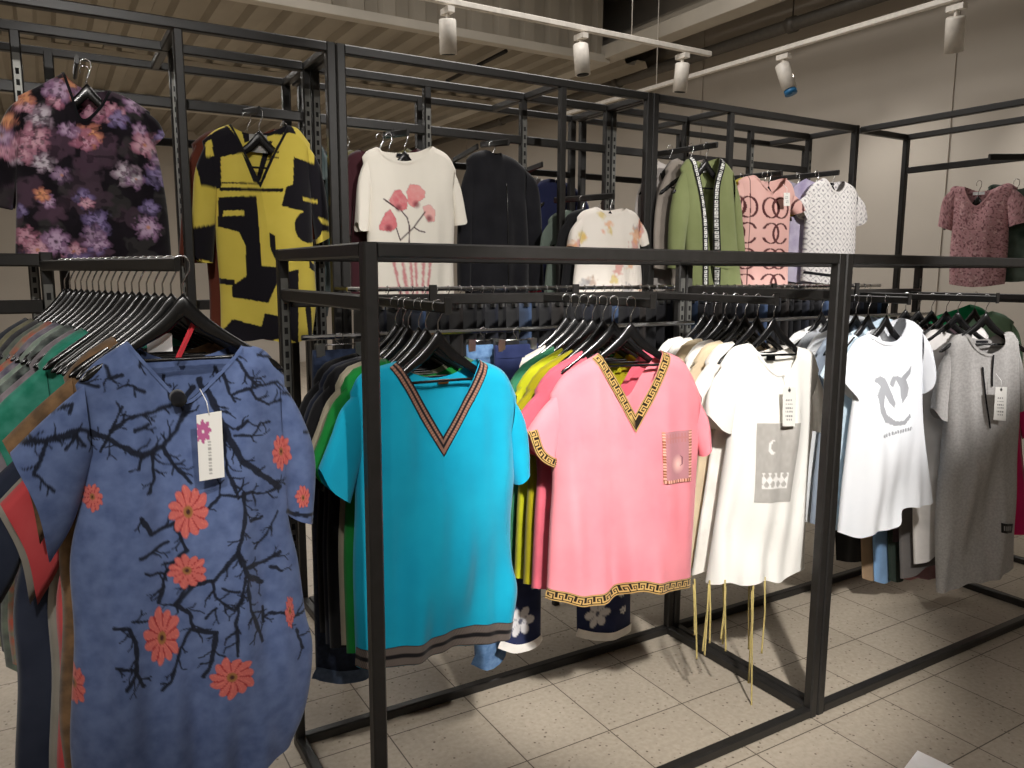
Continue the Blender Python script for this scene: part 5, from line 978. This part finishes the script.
rail('turq', [('green shirt directly behind the turquoise v-neck shirt', 'shirt', 'shirt', (24, 120, 50)),
  ('beige shirt second behind the turquoise v-neck shirt', 'shirt', 'shirt', (150, 142, 122)),
  ('black shirt third behind the turquoise v-neck shirt', 'shirt', 'shirt', (20, 20, 22), None, 1.03),
  ('navy shirt fourth behind the turquoise v-neck shirt', 'shirt', 'shirt', (24, 28, 40), None, 1.04),
  ('black shirt last behind the turquoise v-neck shirt', 'shirt', 'shirt', (18, 18, 20), None, 1.03)], 0.074, 0.048, 'black hanger on the arm behind the turquoise v-neck shirt', 'shirts behind the turquoise v-neck')
rail('pink', [('rose pink shirt directly behind the pink v-neck shirt', 'shirt', 'shirt', (206, 96, 112)),
  ('olive yellow shirt second behind the pink v-neck shirt', 'shirt', 'shirt', (150, 140, 20)),
  ('lime green shirt third behind the pink v-neck shirt', 'shirt', 'shirt', (176, 178, 30)),
  ('teal green shirt fourth behind the pink v-neck shirt', 'shirt', 'shirt', (60, 130, 96)),
  ('white shirt fifth behind the pink v-neck shirt', 'shirt', 'shirt', (214, 208, 200)),
  ('dark brown shirt last behind the pink v-neck shirt', 'shirt', 'shirt', (60, 46, 40))], 0.078, 0.050, 'black hanger on the arm behind the pink v-neck shirt', 'shirts behind the pink v-neck')
rail('white', [('white shirt directly behind the grey square print shirt', 'shirt', 'shirt', (232, 228, 220)),
  ('cream shirt second behind the grey square print shirt', 'shirt', 'shirt', (206, 188, 158)),
  ('white shirt third behind the grey square print shirt', 'shirt', 'shirt', (236, 232, 224)),
  ('beige shirt fourth behind the grey square print shirt', 'shirt', 'shirt', (200, 182, 150)),
  ('white shirt fifth behind the grey square print shirt', 'shirt', 'shirt', (228, 226, 220)),
  ('white shirt last behind the grey square print shirt', 'shirt', 'shirt', (230, 228, 224))], 0.072, 0.047, 'black hanger on the arm behind the grey square print shirt', 'shirts behind the grey square print')
rail('birds', [('pale blue shirt directly behind the bird emblem t-shirt', 'shirt', 'shirt', (196, 214, 226)),
  ('grey blue shirt second behind the bird emblem t-shirt', 'shirt', 'shirt', (132, 142, 156)),
  ('white shirt third behind the bird emblem t-shirt', 'shirt', 'shirt', (216, 218, 220)),
  ('light grey shirt fourth behind the bird emblem t-shirt', 'shirt', 'shirt', (170, 174, 180)),
  ('white shirt last behind the bird emblem t-shirt', 'shirt', 'shirt', (222, 222, 220))], 0.074, 0.052, 'black hanger on the arm behind the bird emblem t-shirt', 'shirts behind the bird emblem')
rail('grey', [('white dress directly behind the long grey dress', 'dress', 'dress', (226, 222, 218), None, 0.93),
  ('dark grey dress second behind the long grey dress', 'dress', 'dress', (104, 100, 98)),
  ('dark plum dress third behind the long grey dress', 'dress', 'dress', (70, 56, 60), None, 0.88),
  ('pale pink dress fourth behind the long grey dress', 'dress', 'dress', (216, 170, 160), None, 0.86),
  ('black dress last behind the long grey dress', 'dress', 'dress', (30, 28, 30), None, 0.86)], 0.105, 0.055, 'black hanger on the arm behind the long grey dress', 'clothes behind the long grey dress')
hung('birds', (0.80, 0.06, -0.26), 'magenta top at the right edge beyond the long grey dress', 'top', 'top', None, colour((196, 30, 90)), rot=-30)
hung('birds', (0.90, 0.17, 0.0), 'mint green top at the right edge beyond the long grey dress', 'top', 'top', None, colour((150, 190, 160)), rot=-28, hang='black hanger carrying the mint green top')
hung('birds', (0.86, 0.24, 0.02), 'emerald green top at the right edge behind the mint top', 'top', 'top', None, colour((20, 130, 80)), rot=-28, sc=(0.9, 1, 0.9))

# blue dress rail
sl = [('tan leaf pattern dress directly behind the blue branch dress', (134, 104, 74), (96, 76, 56)),
 ('teal dress second behind the blue branch dress', (40, 128, 104), (70, 150, 130)),
 ('mauve grey dress third behind the blue branch dress', (122, 114, 120), (150, 140, 146)),
 ('dark mottled dress fourth behind the blue branch dress', (40, 44, 46), (120, 130, 124)),
 ('mint grey dress fifth behind the blue branch dress', (126, 144, 132), (160, 172, 160)),
 ('lilac mottled dress sixth behind the blue branch dress', (96, 92, 110), (150, 142, 150)),
 ('coral mottled dress seventh behind the blue branch dress', (190, 96, 78), (132, 140, 120)),
 ('grey green dress eighth behind the blue branch dress', (120, 132, 116), (92, 96, 92)),
 ('charcoal dress ninth behind the blue branch dress', (50, 50, 54), (74, 74, 78)),
 ('olive grey dress tenth behind the blue branch dress', (110, 108, 84), (140, 136, 110)),
 ('slate dress last behind the blue branch dress', (44, 48, 58), (60, 66, 78))]
for i, (lab, c1, c2) in enumerate(sl):
    d = (0.078, 0.25)[i > 0] + max(0, i - 1) * 0.042
    s = (0.97, 0.93, 0.95, 0.9, 0.92, 0.9, 0.9, 0.92, 0.9, 0.9, 0.9)[i]
    hung('blue', (-0.287 * d, d, 0), lab, 'dress', 'dress', 'clothes behind the blue branch dress', colour(c1, c2, 30), sc=(s, 1, s), rot=random.uniform(-1, 1) + 4)
for i in range(17):
    d = 0.05 + i * 0.037
    a = math.radians(8 + random.uniform(-4, 4))
    hanger(Vector((0.20 - 0.287 * d + neck_x('blue'), 1.60 + d, 1.48)), a, 'black hanger on the slanting arm behind the blue branch dress', 'hangers behind the blue branch dress', 0.98)
hung('blue', (-0.287 * 0.11, 0.118, -0.115), 'coral red dress hanging low, its wide sleeve left of the blue dress', 'dress', 'dress', None, colour((186, 66, 70), (200, 82, 84)), sc=(0.99, 1, 1), rot=4)
hung('blue', (-0.287 * 0.15 - 0.012, 0.165, -0.13), 'pale grey dress hanging low behind the coral red dress', 'dress', 'dress', None, colour((136, 132, 122), (150, 146, 136)), sc=(0.95, 1, 1), rot=4)
hung('blue', (-0.287 * 0.20 - 0.055, 0.205, -0.15), 'dark navy dress hanging low behind the pale grey dress', 'dress', 'dress', None, colour((36, 42, 58), (48, 54, 70)), sc=(0.97, 1, 1), rot=4)
# --- trousers on the lower bars
M_CLIP = plain('steel clip', (170, 170, 168), 0.3, 1.0)
def trousers(key, name, label, cat, mat, cuffmat, group, cuff=0.04, colors=None, N=24, M=40, T=0.022):
    p, a = place(key); r = empty(name, p, a); tag(r, label, cat, group)
    c = GD[key]['c']
    _, bv = panel_body('leg_fabric', c, mat, r, T, 0.006, hash_(key), N, M, colors=colors)
    if cuffmat: strip('cuff', cut(c['hem'], cuff), cuff - 0.001, bv, cuffmat, r, None, 0.01, 3, 0.004)
    x0, z0 = c['top'][0]; x1, _ = c['top'][-1]
    strip('waistband', [(x0 + 0.002, z0 - 0.001), (x1 - 0.002, z0 - 0.001)], 0.04, bv, mat, r, colors and (lambda t, s: blank(t)), 0.02, 3, 0.004)
    xm = (x0 + x1) / 2
    h = empty('clip_hanger', p + Vector((math.cos(a) * xm, math.sin(a) * xm, 0)), a); tag(h, 'clip hanger of the ' + label, 'hanger')
    w = (x1 - x0) * 0.4
    mb = MB(); mb.tube([(0.012, 0, -0.012), (0.010, 0, 0.006), (0, 0, 0.010), (-0.011, 0, 0.004), (-0.010, 0, -0.008), (0, 0, -0.018), (0, 0, z0 + 0.012)], 0.0016, 6); mb.build('hook', M_CHROME, h, True)
    mb = MB(); mb.tube([(-w, 0, z0 + 0.012), (w, 0, z0 + 0.012)], 0.0022, 6); mb.build('rod', M_CHROME, h, True)
    for s in (-1, 1):
        mb = MB(); mb.box((s * w * 0.9 - 0.012, -0.010, z0 - 0.02), (s * w * 0.9 + 0.012, -0.006, z0 + 0.016)); mb.box((s * w * 0.9 - 0.012, 0.006, z0 - 0.02), (s * w * 0.9 + 0.012, 0.010, z0 + 0.016)); mb.box((s * w * 0.9 - 0.010, -0.006, z0 + 0.008), (s * w * 0.9 + 0.010, 0.006, z0 + 0.016)); mb.build('clip', M_CLIP, h)
    return r
def flower_navy(seed):
    def fn(x, z):
        C = blank(x); R = np.random.RandomState(seed)
        x0, z1 = x.min(), z.min()
        fl = [(x0 + 0.09, z1 + 0.11, 0.055), (x0 + 0.16, z1 + 0.24, 0.04), (x0 + 0.06, z1 + 0.30, 0.045), (x0 + 0.12, z1 + 0.42, 0.05), (x0 + 0.20, z1 + 0.10, 0.018), (x0 + 0.19, z1 + 0.16, 0.015)] 
        for i, (cx, cz, a) in enumerate(fl):
            th = np.arctan2(z - cz, x - cx); rr = np.hypot(x - cx, z - cz) / a
            e = 0.62 + 0.38 * np.abs(np.cos(th * 3 + i)); put(C, (e - rr) / 0.08, (214, 212, 214))
            put(C, (np.abs(np.cos(th * 3 + i)) < 0.2) & (rr < e), (120, 124, 140), 0.7); put(C, (0.2 - rr) / 0.06, (90, 92, 110))
        return C
    return fn
M_JD = cloth('dark denim', (30, 38, 56), (44, 54, 76), scale=60)
M_JB = cloth('mid blue denim', (74, 104, 142), (96, 126, 162), scale=60)
M_JC = cloth('denim cuff', (72, 88, 114), (88, 104, 130), scale=60)
M_NAVY = cloth('navy flowered cotton', (30, 38, 72), (38, 46, 82), scale=20, printed=True)
M_WC = cloth('white cuff', (226, 222, 216), None)
GT = 'trousers on the bar behind the shirts'
trousers('jeansA', 'jeans', 'dark blue jeans hanging behind the left sleeve of the turquoise shirt', 'jeans', M_JD, M_JC, GT)
trousers('jeansB', 'jeans', 'mid blue jeans showing below the turquoise shirt hem', 'jeans', M_JB, M_JB, GT)
trousers('flowA', 'flowered_trousers', 'navy flowered trousers between the turquoise and pink shirts', 'trousers', M_NAVY, M_WC, GT, 0.03, flower_navy(1), 60, 160)
trousers('flowB', 'flowered_trousers', 'navy flowered trousers below the pink shirt hem', 'trousers', M_NAVY, M_WC, GT, 0.03, flower_navy(2), 60, 160)
for i, (lab, c1) in enumerate([('black trousers below the bird emblem t-shirt', (20, 20, 22)), ('tan trousers behind the bird emblem t-shirt', (150, 126, 100)), ('light blue trousers behind the bird emblem t-shirt', (120, 156, 196)),
    ('dark green trousers behind the bird emblem t-shirt', (34, 48, 40)), ('pink trousers behind the bird emblem t-shirt', (226, 166, 168)), ('mauve trousers behind the bird emblem t-shirt', (150, 110, 116))]):
    trousers('slack%d' % i, 'trousers', lab, 'trousers', colour(c1), None, 'trousers behind the bird emblem t-shirt', T=0.007)

# a row of dark trousers on the lower level of the tall racks, hung edge-on
def dark_proto():
    c = dict(top=[(-0.11, -0.05), (0.11, -0.05)], L=[(-0.11, -0.05), (-0.112, -0.4), (-0.10, -0.78)], R=[(0.11, -0.05), (0.113, -0.4), (0.10, -0.78)], hem=[(-0.10, -0.78), (0, -0.785), (0.10, -0.78)])
    r = empty('trousers', (0, 0, 0)); panel_body('leg_fabric', c, colour((30, 30, 36)), r, 0.016, 0.004, 5, 14, 20)
    mb = MB(); mb.tube([(0.012, 0, -0.012), (0.010, 0, 0.006), (0, 0, 0.010), (-0.011, 0, 0.004), (-0.010, 0, -0.008), (0, 0, -0.018), (0, 0, -0.035)], 0.0016, 6); mb.tube([(-0.1, 0, -0.036), (0.1, 0, -0.036)], 0.003, 6)
    h = empty('clip_hanger', (0, 0, 0)); mb.build('wire', M_CHROME, h, True)
    for s in (-1, 1):
        mb = MB(); mb.box((s * 0.085 - 0.011, -0.008, -0.065), (s * 0.085 + 0.011, 0.008, -0.032)); mb.build('clip', M_CLIP, h)
    return r, h
DP, DH = dark_proto()
r_ = rack('trouser_rail', (0.85, 2.50, 1.392), 'long thin chrome rail of trousers in front of the tall racks', 'rail')
part('tube', lambda mb: mb.tube([(0, 0, 0), (2.85, 0, 0)], 0.008, 8), r_, M_CHROME)
for xx in (0.02, 1.43, 2.83): part('rail_bracket', lambda mb: mb.bar((xx, 0, 0), (xx, 0.175, 0), 0.014), r_)
cols = [(22, 22, 25), (26, 28, 36), (20, 20, 22), (30, 30, 33), (48, 62, 86), (22, 22, 25), (24, 24, 27), (32, 29, 28), (19, 19, 21)]
first = True
xs = [0.90 + 0.046 * i for i in range(60)]
for i, x in enumerate(xs):
    for src, nm in ((DP, 'trousers'), (DH, 'clip_hanger')):
        if i == 0: q = src
        else:
            q = src.copy(); COL.objects.link(q)
            for ch in src.children:
                k = ch.copy(); COL.objects.link(k); k.parent = q
                if nm == 'trousers':
                    k.material_slots[0].link = 'OBJECT'; k.material_slots[0].material = colour(cols[i % len(cols)])
        q.location = (x, 2.50, 1.392); q.rotation_euler = (0, 0, math.radians(90 + ((i * 37) % 11 - 5)))
        if nm == 'trousers': tag(q, 'dark trousers in the row on the rail in front of the tall racks', 'trousers', 'dark trousers on the back rail')
        else: tag(q, 'steel clip hanger in the row on the rail in front of the tall racks', 'hanger', 'clip hangers on the back rail')

# --- fillers on the tall racks
def extra(key, off, lab, nm, cat, c, c2=None, s=1.0, rot=None, hang=None):
    return hung(key, off, lab, nm, cat, None, colour(c, c2), sc=(s, 1, s), rot=rot, hang=hang or 'black hanger of the ' + lab)
extra('poppy', (-0.035, 0.07, 0), 'dark maroon top directly behind the poppy t-shirt', 'top', 'top', (60, 30, 36), None, 1.04)
extra('poppy', (-0.06, 0.10, 0), 'olive green top second behind the poppy t-shirt', 'top', 'top', (96, 92, 62), None, 1.0, None, 'black hanger second behind the poppy t-shirt')
extra('poppy', (-0.09, 0.40, 0.03), 'turquoise top far behind the poppy t-shirt', 'top', 'top', (70, 150, 150), None, 1.05, None, 'black hanger far behind the poppy t-shirt')
extra('yellow', (-0.02, 0.09, 0), 'brown red dress directly behind the yellow and black dress', 'dress', 'dress', (92, 46, 34), None, 1.0)
extra('yellow', (0.17, 0.32, 0.02), 'grey teal dress on the far side of the left tall rack', 'dress', 'dress', (70, 84, 86), (90, 100, 100), 0.95)
extra('black', (0.28, 0.42, -0.05), 'red blouse on the far side of the middle tall rack', 'blouse', 'blouse', (186, 30, 54), (160, 24, 44), 0.95, None, 'black hanger carrying the red blouse')
extra('black', (0.37, 0.47, -0.06), 'dark red blouse behind the red blouse', 'blouse', 'blouse', (120, 22, 34), None, 0.95)
extra('black', (0.62, 0.46, -0.03), 'navy jacket on the far side behind the orange flower top', 'jacket', 'jacket', (26, 30, 58), None, 0.95, None, 'black hanger carrying the navy jacket')
extra('black', (0.53, 0.50, -0.03), 'pale grey jacket far behind the orange flower top', 'jacket', 'jacket', (170, 166, 160), None, 0.8)
extra('orange', (-0.02, 0.05, 0), 'black top directly behind the orange flower top', 'top', 'top', (24, 24, 26), None, 1.04, None, 'black hanger directly behind the orange flower top')
extra('orange', (-0.035, 0.15, 0), 'grey green top second behind the orange flower top', 'top', 'top', (90, 100, 92), None, 1.04, None, 'black hanger second behind the orange flower top')
extra('green', (-0.035, 0.058, 0), 'taupe cardigan directly behind the sage green cardigan', 'cardigan', 'cardigan', (128, 120, 112), None, 1.0, -6, 'black hanger directly behind the sage green cardigan')
extra('green', (-0.08, 0.145, 0), 'light grey cardigan second behind the sage green cardigan', 'cardigan', 'cardigan', (168, 162, 158), None, 1.0, -6, 'black hanger second behind the sage green cardigan')
extra('rings', (0.02, 0.05, 0), 'yellow patterned top directly behind the blush pink ring print top', 'top', 'top', (206, 190, 70), (170, 150, 50), 1.03)
extra('rings', (-0.03, 0.14, 0), 'black top second behind the blush pink ring print top', 'top', 'top', (24, 24, 26), None, 1.0, None, 'black hanger second behind the blush pink ring print top')
extra('lattice', (-0.06, 0.05, 0), 'lilac white top directly behind the lattice print top', 'top', 'top', (196, 190, 206), (150, 140, 170), 1.0, None, 'black hanger directly behind the lattice print top')
extra('lattice', (-0.09, 0.14, 0), 'grey top second behind the lattice print top', 'top', 'top', (150, 146, 160), None, 1.0, None, 'black hanger second behind the lattice print top')
extra('speckle', (0.07, -0.13, 0.0), 'dark green patterned top beside the speckled pink blouse', 'top', 'top', (40, 56, 46), (90, 100, 90), 0.95, -76, 'black hanger carrying the dark green patterned top')
extra('floral', (0.0, 0.09, 0), 'plum top directly behind the dark floral blouse', 'top', 'top', (60, 40, 56), None, 0.98)

# white sign card, its corner just in view at the bottom
r = empty('price_sign', (1.535, 0.80, 0)); tag(r, 'white sign card on a stand, one corner showing at the bottom edge', 'sign')
mb = MB(); mb.tube([(0, 0, 0), (0, 0, 0.012), (0, 0, 0.016)], [0.11, 0.11, 0.10], 28); mb.build('base', M_RACK, r, True)
mb = MB(); mb.tube([(0, 0, 0.014), (0, 0, 0.372)], 0.009, 10); mb.build('pole', M_RACK, r, True)
SIGN = True
v = []
for k in range(4):
    t = math.radians(90 * k)
    v.append((0.13 * math.cos(t), 0.13 * math.sin(t)))
th = math.radians(-32); cs, sn = math.cos(th), math.sin(th)
pts = [(cs * a - sn * b, sn * a + cs * b) for a, b in v]
m_ = [(a, b, 0.377 + 0.10 * (a * 0.5 + b * 0.86)) for a, b in pts]
vv = [(a, b, z) for a, b, z in m_] + [(a, b, z + 0.004) for a, b, z in m_]
mesh_obj('card', vv, [(3, 2, 1, 0), (4, 5, 6, 7), (0, 1, 5, 4), (1, 2, 6, 5), (2, 3, 7, 6), (3, 0, 4, 7)], M_CARD, r, False)

# ------------------------------------------------------------------ light
def spot(name, p, aim, power, size, blend=0.5, col=(1, 0.96, 0.91), rad=0.05):
    l = bpy.data.lights.new(name, 'SPOT'); l.energy = power; l.spot_size = math.radians(size); l.spot_blend = blend; l.color = col; l.shadow_soft_size = rad
    o = bpy.data.objects.new(name, l); COL.objects.link(o); o.location = p
    d = Vector(aim) - Vector(p); o.rotation_euler = d.to_track_quat('-Z', 'Y').to_euler(); return o
def area(name, p, sx, sy, power, col=(1, 0.96, 0.92)):
    l = bpy.data.lights.new(name, 'AREA'); l.shape = 'RECTANGLE'; l.size = sx; l.size_y = sy; l.energy = power; l.color = col
    o = bpy.data.objects.new(name, l); COL.objects.link(o); o.location = p; return o
spot('spotlight_rack_centre', (0.30, -0.75, 3.15), (1.74, 1.75, 0.85), 820, 31, 0.5, (1, 0.96, 0.91), 0.08)
spot('fill_spot_left_rack', (-0.5, -0.4, 3.2), (0.05, 1.75, 1.25), 130, 26, 0.7)  # added spot that puts highlights on the left hangers, not a shop fixture
spot('spotlight_rack_right', (3.3, -1.0, 3.2), (2.95, 1.75, 1.33), 620, 19, 0.6, (1, 0.97, 0.95))
spot('spotlight_tall_rack', (2.9, -0.9, 3.2), (3.0, 2.8, 1.7), 560, 25, 0.7)
spot('spotlight_poppy', (1.0, -0.9, 3.2), (1.62, 2.75, 1.66), 430, 30, 0.7)
spot('spotlight_turquoise', (0.5, -1.3, 3.2), (0.75, 1.7, 0.95), 260, 24, 0.7)
area('fill_light_near', (-1.4, -1.4, 4.3), 3.0, 1.0, 68)  # added ambient fill behind the camera, stands for no real fixture
area('fill_light_left', (-1.0, 5.0, 4.25), 2.6, 0.9, 90)  # added fill beyond the left rack, also for glints on its hangers
area('fill_light_far', (1.5, 8.5, 3.30), 4.0, 0.4, 105)  # added fill that lifts the far ceiling and back of the shop
area('fill_light_right', (2.5, 3.5, 4.3), 2.0, 1.0, 55)  # added fill above the racks for ambient light on the right side
spot('track_lamp_wall', (4.56, 3.86, 2.83), (5.4, 3.4, 1.4), 45, 95, 0.8)
spot('track_lamp_wall_near', (4.62, 2.76, 2.75), (5.4, 2.0, 1.7), 40, 95, 0.8)
spot('fill_spot_left_tall', (-0.2, -0.6, 3.2), (0.42, 2.8, 1.75), 190, 24, 0.7)  # added spot to brighten the yellow dress and floral blouse
w = bpy.data.worlds.new('shop_air'); SC.world = w; w.use_nodes = True
w.node_tree.nodes['Background'].inputs[0].default_value = (1, 0.93, 0.84, 1); w.node_tree.nodes['Background'].inputs[1].default_value = 0.0

# ------------------------------------------------------------------ camera
f, pit, roll, yaw = 774.65, 0.143, -0.0046, 0.5367
fw = Vector((math.sin(yaw) * math.cos(pit), math.cos(yaw) * math.cos(pit), -math.sin(pit)))
rt = Vector((math.cos(yaw), -math.sin(yaw), 0)); up = rt.cross(fw)
c_, s_ = math.cos(roll), math.sin(roll)
r2 = rt * c_ - up * s_; u2 = rt * s_ + up * c_
cam = bpy.data.cameras.new('camera'); co = bpy.data.objects.new('camera', cam); COL.objects.link(co)
cam.sensor_width = 36; cam.lens = 36 * f / 1024; cam.clip_start = 0.05
M4 = Matrix((r2, u2, -fw)).transposed().to_4x4(); M4.translation = (0, 0, H); co.matrix_world = M4
SC.camera = co
SC.view_settings.view_transform = 'Standard'; SC.view_settings.look = 'None'; SC.view_settings.gamma = 1; SC.view_settings.exposure = 0.0
SC.view_settings.use_curve_mapping = False
